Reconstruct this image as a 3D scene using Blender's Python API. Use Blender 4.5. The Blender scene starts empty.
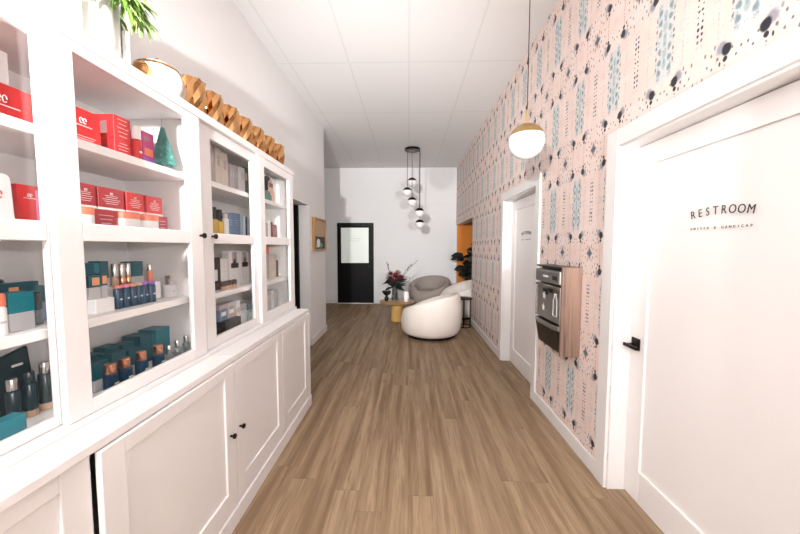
import bpy, bmesh, math, random
from mathutils import Vector, Matrix
random.seed(7)
PI = math.pi
sc = bpy.context.scene
COL = sc.collection

# ------------------------------------------------------------------ node helpers
class NT:
    def __init__(s, name):
        s.m = bpy.data.materials.new(name); s.m.use_nodes = True
        s.t = s.m.node_tree; s.t.nodes.clear()
        s.out = s.t.nodes.new('ShaderNodeOutputMaterial')
    def n(s, typ, **kw):
        nd = s.t.nodes.new(typ)
        for k, v in kw.items(): setattr(nd, k, v)
        return nd
    def put(s, sock, v):
        if hasattr(v, 'is_output'): s.t.links.new(v, sock)
        else: sock.default_value = v
    def M(s, op, a, b=None, c=None):
        nd = s.n('ShaderNodeMath', operation=op)
        for i, v in enumerate((a, b, c)):
            if v is not None: s.put(nd.inputs[i], v)
        return nd.outputs[0]
    def step(s, v, lo, hi):                       # smoothstep lo..hi -> 0..1
        nd = s.n('ShaderNodeMapRange', interpolation_type='SMOOTHSTEP')
        s.put(nd.inputs['Value'], v); nd.inputs['From Min'].default_value = lo; nd.inputs['From Max'].default_value = hi
        return nd.outputs[0]
    def mix(s, f, a, b):
        nd = s.n('ShaderNodeMix', data_type='RGBA')
        s.put(nd.inputs['Factor'], f)
        s.put(nd.inputs['A'], a if hasattr(a, 'is_output') else (*a, 1)); s.put(nd.inputs['B'], b if hasattr(b, 'is_output') else (*b, 1))
        # the RGBA sockets are index 6 and 7
        return nd.outputs['Result']
    def noise(s, vec, scale, detail=2, rough=.5):
        nd = s.n('ShaderNodeTexNoise'); s.put(nd.inputs['Vector'], vec)
        nd.inputs['Scale'].default_value = scale; nd.inputs['Detail'].default_value = detail; nd.inputs['Roughness'].default_value = rough
        return nd.outputs['Fac']
    def xyz(s, x, y, z):
        nd = s.n('ShaderNodeCombineXYZ')
        for i, v in enumerate((x, y, z)): s.put(nd.inputs[i], v)
        return nd.outputs[0]
    def obj(s):
        tc = s.n('ShaderNodeTexCoord'); sp = s.n('ShaderNodeSeparateXYZ')
        s.t.links.new(tc.outputs['Object'], sp.inputs[0])
        return tc.outputs['Object'], sp.outputs[0], sp.outputs[1], sp.outputs[2]
    def pbr(s, color, rough=.5, metal=0., bump=None, bstr=.2, bdist=.01, emit=None, estr=0, spec=None, alpha=None, trans=0.):
        b = s.n('ShaderNodeBsdfPrincipled')
        s.put(b.inputs['Base Color'], color if hasattr(color, 'is_output') else (*color, 1))
        s.put(b.inputs['Roughness'], rough); s.put(b.inputs['Metallic'], metal)
        if spec is not None: b.inputs['Specular IOR Level'].default_value = spec
        if emit is not None:
            s.put(b.inputs['Emission Color'], (*emit, 1)); b.inputs['Emission Strength'].default_value = estr
        if trans: b.inputs['Transmission Weight'].default_value = trans
        if bump is not None:
            bp = s.n('ShaderNodeBump'); s.put(bp.inputs['Height'], bump)
            bp.inputs['Strength'].default_value = bstr; bp.inputs['Distance'].default_value = bdist
            s.t.links.new(bp.outputs[0], b.inputs['Normal'])
        s.t.links.new(b.outputs[0], s.out.inputs[0])
        return s.m

def plain(name, c, rough=.5, metal=0., var=.06, scale=18., bstr=0., spec=None, emit=None, estr=0):
    n = NT(name); o, x, y, z = n.obj()
    f = n.noise(o, scale, 3)
    c2 = tuple(max(0, v*(1-var)) for v in c)
    return n.pbr(n.mix(f, c, c2), rough, metal, bump=f if bstr else None, bstr=bstr, bdist=.003, spec=spec, emit=emit, estr=estr)

def glass_mat(name, tint=(1, 1, 1), refl=.07):
    n = NT(name)
    t = n.n('ShaderNodeBsdfTransparent'); t.inputs[0].default_value = (*tint, 1)
    g = n.n('ShaderNodeBsdfGlossy'); g.inputs['Roughness'].default_value = .03
    lw = n.n('ShaderNodeLayerWeight'); lw.inputs['Blend'].default_value = .5
    f = n.M('MULTIPLY_ADD', n.M('POWER', lw.outputs['Facing'], 4.), .35, refl*.3)
    mx = n.n('ShaderNodeMixShader'); n.put(mx.inputs[0], f)
    n.t.links.new(t.outputs[0], mx.inputs[1]); n.t.links.new(g.outputs[0], mx.inputs[2])
    n.t.links.new(mx.outputs[0], n.out.inputs[0])
    return n.m

# ------------------------------------------------------------------ surfaces
def mat_floor():
    n = NT('oak_plank_floor'); o, x, y, z = n.obj()
    W = .15; Lp = 2.0
    ix = n.M('FLOOR', n.M('DIVIDE', x, W))
    wn = n.n('ShaderNodeTexWhiteNoise', noise_dimensions='1D'); n.put(wn.inputs['W'], ix)
    yo = n.M('MULTIPLY_ADD', wn.outputs['Value'], 3.7, y)
    iy = n.M('FLOOR', n.M('DIVIDE', yo, Lp))
    wn2 = n.n('ShaderNodeTexWhiteNoise', noise_dimensions='2D'); n.put(wn2.inputs['Vector'], n.xyz(ix, iy, 0))
    r = wn2.outputs['Value']
    gx = n.M('MULTIPLY_ADD', r, 7.0, n.M('MULTIPLY', x, 9.0))
    g1 = n.noise(n.xyz(gx, n.M('MULTIPLY_ADD', r, 5., n.M('MULTIPLY', y, .45)), r), 1.7, 4, .5)
    g2 = n.noise(n.xyz(n.M('MULTIPLY_ADD', r, 3., n.M('MULTIPLY', x, 70.)), n.M('MULTIPLY', y, 3.), r), 1.5, 3, .6)
    c = n.mix(n.step(g1, .3, .75), (.39, .275, .172), (.18, .11, .058))
    g3 = n.noise(n.xyz(n.M('MULTIPLY_ADD', r, 2., n.M('MULTIPLY', x, 22.)), n.M('MULTIPLY', y, 2.6), r), 1., 3, .6)
    c = n.mix(n.M('MULTIPLY', n.step(g3, .48, .72), .5), c, (.17, .10, .052))
    c = n.mix(n.M('MULTIPLY', n.step(g2, .45, .75), .45), c, (.15, .095, .06))
    c = n.mix(n.M('MULTIPLY', r, .12), c, (.36, .27, .195))
    fx = n.M('FRACT', n.M('DIVIDE', x, W)); fy = n.M('FRACT', n.M('DIVIDE', yo, Lp))
    sx = n.M('LESS_THAN', fx, .02); sy = n.M('LESS_THAN', fy, .0028)
    seam = n.M('MAXIMUM', sx, sy)
    kn = n.step(n.noise(n.xyz(n.M('MULTIPLY', x, 14.), n.M('MULTIPLY', y, 5.), 3.3), 1., 1), .74, .8)
    c = n.mix(n.M('MULTIPLY', kn, .6), c, (.08, .05, .03))
    c = n.mix(n.M('MULTIPLY', seam, .2), c, (.07, .045, .03))
    return n.pbr(c, n.M('MULTIPLY_ADD', g2, .12, .44), bump=n.M('SUBTRACT', g2, seam), bstr=.12, bdist=.002, spec=.22)

def mat_wallpaper():
    n = NT('ink_blot_wallpaper'); o, x, y0, z0 = n.obj()
    P, Q = .385, .6955
    nz = n.noise(n.xyz(y0, z0, 0), 1.0, 0)
    def fold(v, c, per):
        f = n.M('FRACT', n.M('DIVIDE', n.M('SUBTRACT', v, c - per/2), per))
        return n.M('MULTIPLY', n.M('ABSOLUTE', n.M('SUBTRACT', f, .5)), per)
    u = fold(y0, 2.419, P); w = fold(z0, 1.459, Q)
    uw = n.xyz(u, w, 0)
    k = n.noise(uw, 38., 2)                       # folded noise = kaleidoscope
    kk = n.M('SUBTRACT', k, .5)
    k2 = n.noise(n.xyz(u, w, 4.), 85., 1); k3 = n.noise(n.xyz(u, w, 9.), 16., 2)
    mot = n.noise(n.xyz(y0, z0, 2.), 7., 2)
    def ell(cu, cw, ru, rw, soft=.35, amp=.7):
        a = n.M('POWER', n.M('DIVIDE', n.M('SUBTRACT', u, cu), ru), 2.)
        b = n.M('POWER', n.M('DIVIDE', n.M('SUBTRACT', w, cw), rw), 2.)
        d = n.M('MULTIPLY_ADD', kk, amp, n.M('SQRT', n.M('ADD', a, b)))
        return n.step(d, 1 + soft, 1 - soft)
    def seg(v, a, b, s=.01):
        return n.M('MULTIPLY', n.step(v, a - s, a + s), n.step(v, b + s, b - s))
    c = n.mix(n.step(mot, .3, .7), (.82, .645, .58), (.86, .71, .655))
    c = n.mix(n.M('MULTIPLY', n.step(k3, .52, .75), .5), c, (.80, .73, .70))
    # pale blue vertical band, soft and blotchy
    ww = n.M('MULTIPLY_ADD', n.M('SINE', n.M('MULTIPLY', w, 62.)), .007, .046)
    band = n.M('MULTIPLY', n.step(n.M('SUBTRACT', n.M('MULTIPLY_ADD', kk, .075, u), ww), .018, -.018), n.step(n.M('MULTIPLY_ADD', kk, .06, w), .135, .19))
    kb_ = n.noise(n.xyz(u, n.M('MULTIPLY', w, .6), 1.), 44., 2)
    c = n.mix(n.M('MULTIPLY', band, n.M('MULTIPLY_ADD', n.step(kb_, .35, .6), .35, .55)), c, (.55, .655, .67))
    bl = n.M('MULTIPLY', band, n.step(kb_, .50, .66))
    c = n.mix(n.M('MULTIPLY', bl, .75), c, (.20, .32, .37))
    bl2 = n.M('MULTIPLY', n.step(n.M('SUBTRACT', u, .06), .01, -.01), n.M('MULTIPLY', n.step(w, .15, .18), n.step(k2, .63, .70)))
    c = n.mix(n.M('MULTIPLY', bl2, .85), c, (.08, .11, .14))
    # sprinkled fine specks over the pink
    sp = n.M('MULTIPLY', n.step(n.noise(n.xyz(u, w, 6.), 120., 1), .66, .72), n.step(u, .05, .08))
    c = n.mix(n.M('MULTIPLY', sp, .55), c, (.16, .17, .20))
    wash = n.M('MULTIPLY', n.step(n.noise(n.xyz(u, w, 12.), 26., 1), .54, .66), n.step(u, .06, .10))
    c = n.mix(n.M('MULTIPLY', wash, .35), c, (.56, .60, .61))
    # grey smears beside the band
    sm = n.M('MULTIPLY', seg(u, .085, .135, .015), n.M('MULTIPLY', n.step(w, .2, .26), n.step(k, .5, .62)))
    c = n.mix(n.M('MULTIPLY', sm, .45), c, (.50, .56, .57))
    # column of small dark drops
    dr = n.M('ABSOLUTE', n.M('SUBTRACT', n.M('FRACT', n.M('DIVIDE', w, .026)), .5))
    wi = n.n('ShaderNodeTexWhiteNoise', noise_dimensions='1D'); n.put(wi.inputs['W'], n.M('FLOOR', n.M('DIVIDE', w, .026)))
    du = n.M('DIVIDE', n.M('SUBTRACT', u, n.M('MULTIPLY_ADD', wi.outputs['Value'], .006, .1795)), .0062)
    dd = n.M('SQRT', n.M('ADD', n.M('POWER', du, 2.), n.M('POWER', n.M('MULTIPLY', dr, 3.3), 2.)))
    dd = n.M('ADD', dd, n.M('MULTIPLY_ADD', wi.outputs['Value'], -.8, .45))
    drops = n.M('MULTIPLY', n.step(dd, 1.1, .7), n.step(w, .18, .24))
    c = n.mix(drops, c, (.045, .05, .065))
    # mirrored beads along the band
    for (cu, cw) in ((.030, .205), (.030, .255), (.030, .305)):
        c = n.mix(n.M('MULTIPLY', ell(cu, cw, .011, .014, .45, 1.3), .75), c, (.14, .22, .26))
    for cw in (.230, .282, .335):
        c = n.mix(n.M('MULTIPLY', ell(.0, cw, .012, .020, .5, 1.2), .6), c, (.27, .38, .42))
        c = n.mix(n.M('MULTIPLY', ell(.052, cw, .005, .009, .4, .6), .8), c, (.08, .11, .13))
    for (cu, cw, ru, rw) in ((.046, .113, .004, .006), (.104, .098, .005, .007), (.128, .070, .0045, .006), (.150, .088, .004, .005), (.150, .028, .004, .009), (.112, .020, .004, .006), (.030, .078, .0045, .006), (.012, .100, .004, .006), (.132, .125, .004, .007), (.160, .140, .004, .009)):
        c = n.mix(n.M('MULTIPLY', ell(cu, cw, ru, rw, .35, .5), .85), c, (.07, .075, .09))
    # thin dotted threads
    th = n.M('MULTIPLY', seg(u, .0715, .0765, .002), n.M('MULTIPLY', n.step(w, .112, .1), n.step(n.M('FRACT', n.M('DIVIDE', w, .016)), .35, .55)))
    c = n.mix(n.M('MULTIPLY', th, .8), c, (.10, .10, .12))
    th2 = n.M('MULTIPLY', seg(u, .106, .110, .002), n.M('MULTIPLY', n.step(w, .05, .1), n.step(k2, .45, .6)))
    c = n.mix(n.M('MULTIPLY', th2, .6), c, (.20, .21, .24))
    # blue-grey blot + dark blot + satellites
    c = n.mix(n.M('MULTIPLY', ell(.089, .132, .020, .025, .4, .7), .75), c, (.17, .21, .28))
    c = n.mix(ell(.069, .119, .0205, .0225, .2, .45), c, (.030, .034, .044))
    c = n.mix(ell(.073, .083, .009, .010, .25), c, (.03, .034, .044))
    c = n.mix(ell(.094, .074, .004, .010, .3), c, (.05, .055, .065))
    c = n.mix(ell(.118, .150, .006, .010, .3), c, (.30, .34, .38))
    # pointed star
    ds = n.M('SUBTRACT', .1925, u)
    st = n.M('ADD', n.M('POWER', n.M('DIVIDE', n.M('MAXIMUM', ds, 0.), .05), .4), n.M('POWER', n.M('DIVIDE', w, .07), .4))
    c = n.mix(n.step(n.M('MULTIPLY_ADD', kk, .5, st), 1.16, .9), c, (.05, .06, .075))
    c = n.mix(n.M('MULTIPLY', ell(.1925, .0, .023, .030, .4, .9), .85), c, (.12, .15, .18))
    c = n.mix(n.M('MULTIPLY', ell(.170, .046, .004, .014, .4), .8), c, (.10, .12, .15))
    c = n.mix(n.M('MULTIPLY', ell(.0, .0, .016, .02, .5), .35), c, (.82, .50, .45))
    return n.pbr(c, .62, spec=.25)

def mat_ceiling():
    n = NT('white_ceiling_tile'); o, x, y, z = n.obj()
    fx = n.M('FRACT', n.M('DIVIDE', n.M('ADD', x, 6.65*1.0), .665)); fy = n.M('FRACT', n.M('DIVIDE', n.M('SUBTRACT', y, 3.68-13.3), 1.33))
    gx = n.M('LESS_THAN', n.M('ABSOLUTE', n.M('SUBTRACT', fx, .5)), .485); gy = n.M('LESS_THAN', n.M('ABSOLUTE', n.M('SUBTRACT', fy, .5)), .4925)
    tile = n.M('MULTIPLY', gx, gy)
    f = n.noise(o, 220., 2)
    c = n.mix(tile, (.78, .77, .765), (.85, .84, .84))
    return n.pbr(c, .85, bump=n.M('MULTIPLY_ADD', f, .15, tile), bstr=.35, bdist=.004, spec=.2)

def mat_shiplap():
    n = NT('white_shiplap_paint'); o, x, y, z = n.obj()
    fz = n.M('FRACT', n.M('DIVIDE', z, .2))
    g = n.M('LESS_THAN', fz, .02)
    f = n.noise(o, 30., 2)
    return n.pbr(n.mix(n.M('MULTIPLY', g, .35), (.84, .84, .85), (.62, .62, .63)), .6, bump=n.M('MULTIPLY_ADD', f, .1, n.M('SUBTRACT', 1., g)), bstr=.15, bdist=.004)

def mat_wood(name, c1, c2, axis='z', rough=.45, sc_=1.):
    n = NT(name); o, x, y, z = n.obj()
    a = {'x': (1.5, 30, 30), 'y': (30, 1.5, 30), 'z': (30, 30, 1.5)}[axis]
    v = n.xyz(n.M('MULTIPLY', x, a[0]*sc_), n.M('MULTIPLY', y, a[1]*sc_), n.M('MULTIPLY', z, a[2]*sc_))
    f = n.noise(v, 1., 4, .6)
    return n.pbr(n.mix(n.step(f, .38, .64), c1, c2), rough, bump=f, bstr=.08, bdist=.002)

MT = {}
MT['floor'] = mat_floor(); MT['wallpaper'] = mat_wallpaper(); MT['ceiling'] = mat_ceiling(); MT['shiplap'] = mat_shiplap()
MT['wall'] = plain('white_wall_paint', (.82, .805, .81), .7, var=.02, scale=3)
MT['trim'] = plain('white_trim_paint', (.81, .785, .775), .38, var=.02, scale=5)
MT['door_w'] = plain('white_door_paint', (.86, .825, .81), .4, var=.015, scale=4)
MT['cab'] = plain('white_cabinet_lacquer', (.80, .775, .77), .42, var=.02, scale=5)
MT['cab_in'] = plain('white_cabinet_interior', (.92, .90, .89), .5, var=.02, scale=5)
MT['black'] = plain('black_door_paint', (.008, .008, .009), .4, var=.3, spec=.12)
MT['blackmetal'] = plain('black_metal', (.015, .013, .013), .35, .6, var=.3)
MT['bronze'] = plain('dark_bronze', (.03, .022, .02), .3, .8, var=.3)
MT['orange'] = plain('orange_wall_paint', (.78, .24, .012), .6, var=.05, scale=4)
MT['brown'] = plain('shaded_orange_soffit', (.28, .09, .03), .6, var=.05, scale=4)  # orange soffit, its shade put into a darker colour
MT['glass'] = glass_mat('cabinet_glass')
MT['clear'] = glass_mat('clear_bottle_glass', (.74, .79, .80), .6)
MT['frost'] = plain('frosted_door_glass', (.80, .84, .80), .3, var=.03, emit=(.86, 1, .9), estr=.20)  # faint glow stands in for daylight behind the pane
MT['opal'] = plain('opal_white_glass', (.90, .89, .88), .12, var=.01)
MT['brass'] = plain('brushed_brass', (.50, .34, .14), .32, .9, var=.15, scale=40)
MT['gold'] = plain('shiny_gold', (.62, .33, .14), .07, 1., var=.08, scale=14)
MT['goldw'] = plain('pale_gold_pearl', (.90, .80, .70), .18, .35, var=.12, scale=22)
MT['steel'] = plain('brushed_steel', (.36, .34, .32), .38, .85, var=.2, scale=60)
MT['steel_d'] = plain('dark_steel', (.05, .045, .042), .22, .8, var=.2, scale=60)
MT['silver'] = plain('silver_cap', (.70, .69, .68), .22, .9, var=.1)
MT['copper'] = plain('copper_cap', (.78, .36, .22), .22, .9, var=.12)
MT['red'] = plain('red_carton', (.62, .018, .02), .35, var=.12, scale=30)
MT['red_d'] = plain('deep_red_carton', (.42, .03, .04), .4, var=.12, scale=30)
MT['pink'] = plain('magenta_carton', (.70, .06, .30), .4, var=.5, scale=60)
MT['coral'] = plain('coral_cap', (.80, .22, .12), .35, var=.1)
MT['pinkc'] = plain('pink_cap', (.80, .22, .40), .35, var=.1)
MT['purple'] = plain('purple_cap', (.36, .12, .52), .35, var=.1)
MT['peach'] = plain('peach_swatch', (.80, .36, .18), .5, var=.05)
MT['teal'] = plain('teal_carton', (.008, .10, .135), .35, var=.18, scale=30)
MT['teal_l'] = plain('bright_teal_carton', (.012, .21, .27), .35, var=.15, scale=30)
MT['navy'] = plain('navy_bottle', (.008, .055, .115), .25, var=.2, scale=30)
MT['tealdark'] = plain('dark_teal_bottle', (.008, .045, .06), .22, var=.2)
MT['white'] = plain('white_carton', (.84, .82, .82), .45, var=.03)
MT['grey'] = plain('grey_carton', (.52, .52, .53), .45, var=.06)
MT['ink'] = plain('black_print', (.02, .02, .022), .6, var=.1)
MT['wink'] = plain('white_print', (.86, .84, .84), .5, var=.02)
MT['tan'] = plain('tan_base', (.60, .40, .27), .4, var=.1)
MT['cream'] = plain('cream_paper', (.74, .66, .58), .6, var=.1, scale=40)
MT['mauve'] = plain('mauve_paper', (.55, .47, .48), .6, var=.15, scale=40)
MT['dgreen'] = plain('dark_green_cloth', (.03, .11, .085), .55, var=.1)
MT['sage'] = plain('sage_green_print', (.13, .30, .25), .6, var=.15)
MT['aqua'] = plain('pale_aqua_carton', (.42, .68, .70), .45, var=.08)
MT['blue'] = plain('slate_blue_carton', (.17, .27, .42), .45, var=.12)
MT['blue_l'] = plain('pale_blue_carton', (.48, .60, .72), .45, var=.08)
MT['yellow'] = plain('amber_liquid_bottle', (.66, .42, .06), .2, var=.15)
MT['brownp'] = plain('dark_brown_cover', (.10, .045, .04), .5, var=.15)
MT['skin'] = plain('printed_skin_tone', (.72, .44, .33), .6, var=.05)
MT['boucle'] = plain('cream_boucle_fabric', (.82, .755, .70), .95, var=.10, scale=90, bstr=.5, spec=.1)
MT['taupe'] = plain('taupe_boucle_fabric', (.40, .345, .31), .95, var=.12, scale=90, bstr=.5, spec=.1)
MT['tree'] = plain('teal_bristles', (.20, .60, .54), .7, var=.4, scale=120)
MT['leaf'] = plain('leaf_green', (.16, .33, .05), .45, var=.5, scale=25)
MT['leaf_y'] = plain('young_leaf_green', (.33, .50, .13), .45, var=.4, scale=25)
MT['leaf_d'] = plain('dark_leaf', (.008, .014, .010), .55, var=.4, scale=12)
MT['leaf_g'] = plain('grey_green_leaf', (.015, .032, .026), .6, var=.4, scale=25)
MT['stem'] = plain('dark_stem', (.05, .035, .025), .6, var=.2)
MT['protea'] = plain('dark_red_petals', (.17, .02, .035), .6, var=.4, scale=60)
MT['blush'] = plain('blush_petals', (.45, .22, .21), .6, var=.3, scale=60)
MT['pot'] = plain('white_glazed_pot', (.86, .85, .84), .3, var=.02)
MT['soil'] = plain('dark_soil', (.03, .02, .015), .9, var=.5, scale=80)
MT['oak'] = mat_wood('honey_oak', (.42, .235, .095), (.28, .15, .055), 'x', .3)
MT['oakdrum'] = plain('honey_wood_drum', (.70, .42, .13), .4, var=.12, scale=9)
MT['reclaim'] = mat_wood('weathered_wood', (.31, .195, .145), (.085, .05, .038), 'z', .6, .36)
MT['framewood'] = mat_wood('oak_frame_wood', (.50, .28, .10), (.34, .18, .06), 'z')
MT['matboard'] = plain('tan_mat_board', (.55, .36, .23), .7, var=.08)

# ------------------------------------------------------------------ mesh helpers
class B:
    def __init__(s): s.b = bmesh.new()
    def box(s, x0, x1, y0, y1, z0, z1, m=None):
        vs = [s.b.verts.new((x, y, z)) for z in (z0, z1) for y in (y0, y1) for x in (x0, x1)]
        if m is not None:
            for v in vs: v.co = m @ v.co
        for f in ((0, 2, 3, 1), (4, 5, 7, 6), (0, 1, 5, 4), (1, 3, 7, 5), (3, 2, 6, 7), (2, 0, 4, 6)):
            s.b.faces.new([vs[i] for i in f])
        return s
    def lathe(s, prof, x=0, y=0, seg=24, fn=None, m=None, caps=True):
        rings = []
        for (r, z) in prof:
            ring = []
            for i in range(seg):
                a = 2*PI*i/seg; rr = r if fn is None else fn(r, a, z)
                p = Vector((x + rr*math.cos(a), y + rr*math.sin(a), z))
                ring.append(s.b.verts.new(m @ p if m is not None else p))
            rings.append(ring)
        for a, c in zip(rings, rings[1:]):
            for i in range(seg): s.b.faces.new((a[i], a[(i+1) % seg], c[(i+1) % seg], c[i]))
        if caps:
            s.b.faces.new(list(reversed(rings[0]))); s.b.faces.new(rings[-1])
        return s
    def cyl(s, r, z0, z1, x=0, y=0, seg=24, m=None): return s.lathe([(r, z0), (r, z1)], x, y, seg, m=m)
    def tube(s, pts, r, seg=8, r1=None):
        pts = [Vector(p) for p in pts]; rings = []; n = len(pts)
        for i, p in enumerate(pts):
            d = (pts[min(i+1, n-1)] - pts[max(i-1, 0)]).normalized()
            up = Vector((0, 0, 1)) if abs(d.z) < .9 else Vector((1, 0, 0))
            a = d.cross(up).normalized(); c = a.cross(d)
            rr = r if r1 is None else r + (r1 - r)*i/(n-1)
            rings.append([s.b.verts.new(p + rr*(math.cos(2*PI*k/seg)*a + math.sin(2*PI*k/seg)*c)) for k in range(seg)])
        for a, c in zip(rings, rings[1:]):
            for i in range(seg): s.b.faces.new((a[i], a[(i+1) % seg], c[(i+1) % seg], c[i]))
        s.b.faces.new(list(reversed(rings[0]))); s.b.faces.new(rings[-1])
        return s
    def prism(s, pts, f, h):                       # pts 2D, f(u,v,w)->Vector, thickness h along w
        lo = [s.b.verts.new(f(u, v, 0)) for u, v in pts]; hi = [s.b.verts.new(f(u, v, h)) for u, v in pts]
        n = len(pts); s.b.faces.new(list(reversed(lo))); s.b.faces.new(hi)
        for i in range(n): s.b.faces.new((lo[i], lo[(i+1) % n], hi[(i+1) % n], hi[i]))
        return s
    def ball(s, c, r, seg=20, rings=12, sz=1.):
        return s.lathe([(max(1e-4, r*math.sin(PI*i/rings)), c[2] - sz*r*math.cos(PI*i/rings)) for i in range(rings+1)], c[0], c[1], seg)
    def leaf(s, base, d, length, width, droop=.3, roll=0.):
        # a thin solid leaf with a folded midrib
        base = Vector(base); d = Vector(d).normalized()
        up = Vector((0, 0, 1)); side = d.cross(up)
        side = side.normalized() if side.length > .05 else Vector((1, 0, 0))
        if roll: side = Matrix.Rotation(roll, 3, d) @ side
        N = 6; tv = []; bv = []
        nn = side.cross(d).normalized()
        for i in range(N+1):
            t = i/N; w = width*math.sin(PI*min(1, t*.92+.06))**.8*.5
            if i == N: w = width*.02
            p = base + d*length*t - up*droop*length*t*t
            row = [p + side*w + nn*w*.3, p, p - side*w + nn*w*.3]
            tv.append([s.b.verts.new(q) for q in row]); bv.append([s.b.verts.new(q - nn*.0012) for q in row])
        for i in range(N):
            for j in (0, 1):
                s.b.faces.new((tv[i][j], tv[i][j+1], tv[i+1][j+1], tv[i+1][j]))
                s.b.faces.new((bv[i][j+1], bv[i][j], bv[i+1][j], bv[i+1][j+1]))
            s.b.faces.new((tv[i][0], tv[i+1][0], bv[i+1][0], bv[i][0])); s.b.faces.new((tv[i+1][2], tv[i][2], bv[i][2], bv[i+1][2]))
        return s
    def build(s, name, mat, parent=None, loc=None, smooth=False, bevel=0., ang=40):
        me = bpy.data.meshes.new(name)
        bmesh.ops.recalc_face_normals(s.b, faces=s.b.faces[:])
        s.b.to_mesh(me); s.b.free(); me.materials.append(MT[mat] if isinstance(mat, str) else mat)
        if smooth:
            for p in me.polygons: p.use_smooth = True
            me.set_sharp_from_angle(angle=math.radians(ang))
        o = bpy.data.objects.new(name, me); COL.objects.link(o)
        if parent is not None: o.parent = parent
        if loc is not None: o.location = loc
        if bevel:
            md = o.modifiers.new('bevel', 'BEVEL'); md.width = bevel; md.segments = 2; md.limit_method = 'ANGLE'; md.angle_limit = .7
        return o

def tag(o, label, cat, group=None):
    o['label'] = label; o['category'] = cat
    if group: o['group'] = group
    return o
def thing(name, label, cat, loc=(0, 0, 0), rz=0, group=None):
    o = bpy.data.objects.new(name, None); COL.objects.link(o)
    o.location = loc; o.rotation_euler.z = rz; o.empty_display_size = .05
    return tag(o, label, cat, group)
def struct(o): o['kind'] = 'structure'; return o
def dup(o, loc, label=None, rz=None, parent=None):
    c = o.copy(); COL.objects.link(c)
    if parent is None:
        c.location = loc
        if rz is not None: c.rotation_euler.z = rz
        if label: c['label'] = label
    else: c.parent = parent
    for ch in list(o.children): dup(ch, None, parent=c)
    return c
def text_mesh(name, s, size, mat, parent, mtx, extrude=.0006, squeeze=1.):
    cu = bpy.data.curves.new(name, 'FONT'); cu.body = s; cu.size = size; cu.extrude = extrude; cu.align_x = 'CENTER'; cu.align_y = 'CENTER'
    cu.resolution_u = 4
    ob = bpy.data.objects.new(name, cu); COL.objects.link(ob)
    bpy.context.view_layer.update()
    dg = bpy.context.evaluated_depsgraph_get()
    me = bpy.data.meshes.new_from_object(ob.evaluated_get(dg)); bpy.data.objects.remove(ob)
    me.transform(mtx @ Matrix.Diagonal((squeeze, 1, 1, 1))); me.materials.clear(); me.materials.append(MT[mat])
    return me

# ------------------------------------------------------------------ ROOM SHELL
XR, XL, D, ZC, Y0 = 1.237, -1.472, 8.42, 3.542, -4.0
XO, XA = -3.5, 2.6                       # recess wall on the left, alcove end on the right
struct(B().box(XO-.1, XA+.1, Y0, D+.15, -.08, 0).build('floor', 'floor'))
struct(B().box(XO-.1, XA+.1, Y0, D+.15, ZC, ZC+.1).build('ceiling', 'ceiling'))
D1 = (.84, 1.945); D2 = (3.155, 4.2); DH = 2.09; AL = (6.27, D); AH = 2.07
w = B()
for (a, b, z0, z1) in ((Y0, D1[0], 0, ZC), (D1[0], D1[1], DH, ZC), (D1[1], D2[0], 0, ZC), (D2[0], D2[1], DH, ZC), (D2[1], AL[0], 0, ZC), (AL[0], D, AH, ZC)):
    w.box(XR, XR+.16, a, b, z0, z1)
struct(w.build('wall_right', 'wallpaper'))
w = B(); DL = (3.85, 4.744, 2.113)
for (a, b, z0, z1) in ((Y0, DL[0], 0, ZC), (DL[0], DL[1], DL[2], ZC), (DL[1], 5.63, 0, ZC)): w.box(XL-.156, XL, a, b, z0, z1)
w.box(XO, XL-.156, 5.53, 5.63, 0, ZC)
struct(w.build('wall_left', 'wall'))
struct(B().box(XO-.1, XO, Y0, D, 0, ZC).box(XO, XL-.156, 3.0, 3.1, 0, ZC).build('wall_recess', 'wall'))
struct(B().box(XO-.1, XR+.16, D, D+.15, 0, ZC).build('wall_back', 'shiplap'))
struct(B().box(XO-.1, XA+.1, Y0-.1, Y0, 0, ZC).build('wall_front', 'wall'))
# orange alcove behind the opening in the papered wall
struct(B().box(XR+.162, XA, D-.005, D+.15, 0, ZC).build('wall_alcove', 'orange'))
struct(B().box(XR+.0, XR+.02, D-.03, D-.001, 0, AH).build('trim_alcove', 'trim'))
struct(B().box(XR+.02, XR+.162, D-.012, D-.001, 0, AH).build('wall_alcove_return', 'orange'))
struct(B().box(XA, XA+.1, AL[0]-.3, D, 0, ZC).box(XR+.162, XA, AL[0]-.3, AL[0]-.2, 0, ZC).build('wall_alcove_side', 'wall'))
struct(B().box(XR+.162, XA, AL[0]-.2, D-.006, AH, AH+.06).build('ceiling_alcove', 'brown'))  # orange soffit with the shade baked into its colour
# baseboards
bb = .105
w = B()
for a, b in ((D1[1]+.1, D2[0]-.1), (D2[1]+.1, AL[0]), (Y0, D1[0]-.1)): w.box(XR-.016, XR, a, b, 0, bb)
struct(w.build('baseboard_right', 'trim', bevel=.004))
struct(B().box(XL, XL+.016, 3.0, DL[0]-.01, 0, .11).box(XL, XL+.016, DL[1]+.0, 5.646, 0, .11).box(XL-.156, XL, 5.63, 5.646, 0, .11).build('baseboard_left', 'trim', bevel=.004))
struct(B().box(XO, -1.875, D-.016, D, 0, .11).box(-.905, XR-.001, D-.016, D, 0, .11).build('baseboard_back', 'trim', bevel=.004))
# trims
def casing(name, a, b, h):
    t = B(); x0 = XR-.018
    t.box(x0, XR, a-.1, a, 0, h+.1).box(x0, XR, b, b+.1, 0, h+.1).box(x0, XR, a, b, h, h+.1)
    t.box(XR, XR+.15, a-.001, a+.012, 0, h).box(XR, XR+.15, b-.012, b+.001, 0, h).box(XR, XR+.15, a+.012, b-.012, h-.012, h+.001)
    return struct(t.build(name, 'trim', bevel=.003))
casing('trim_1', *D1, DH); casing('trim_2', *D2, DH)
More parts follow.
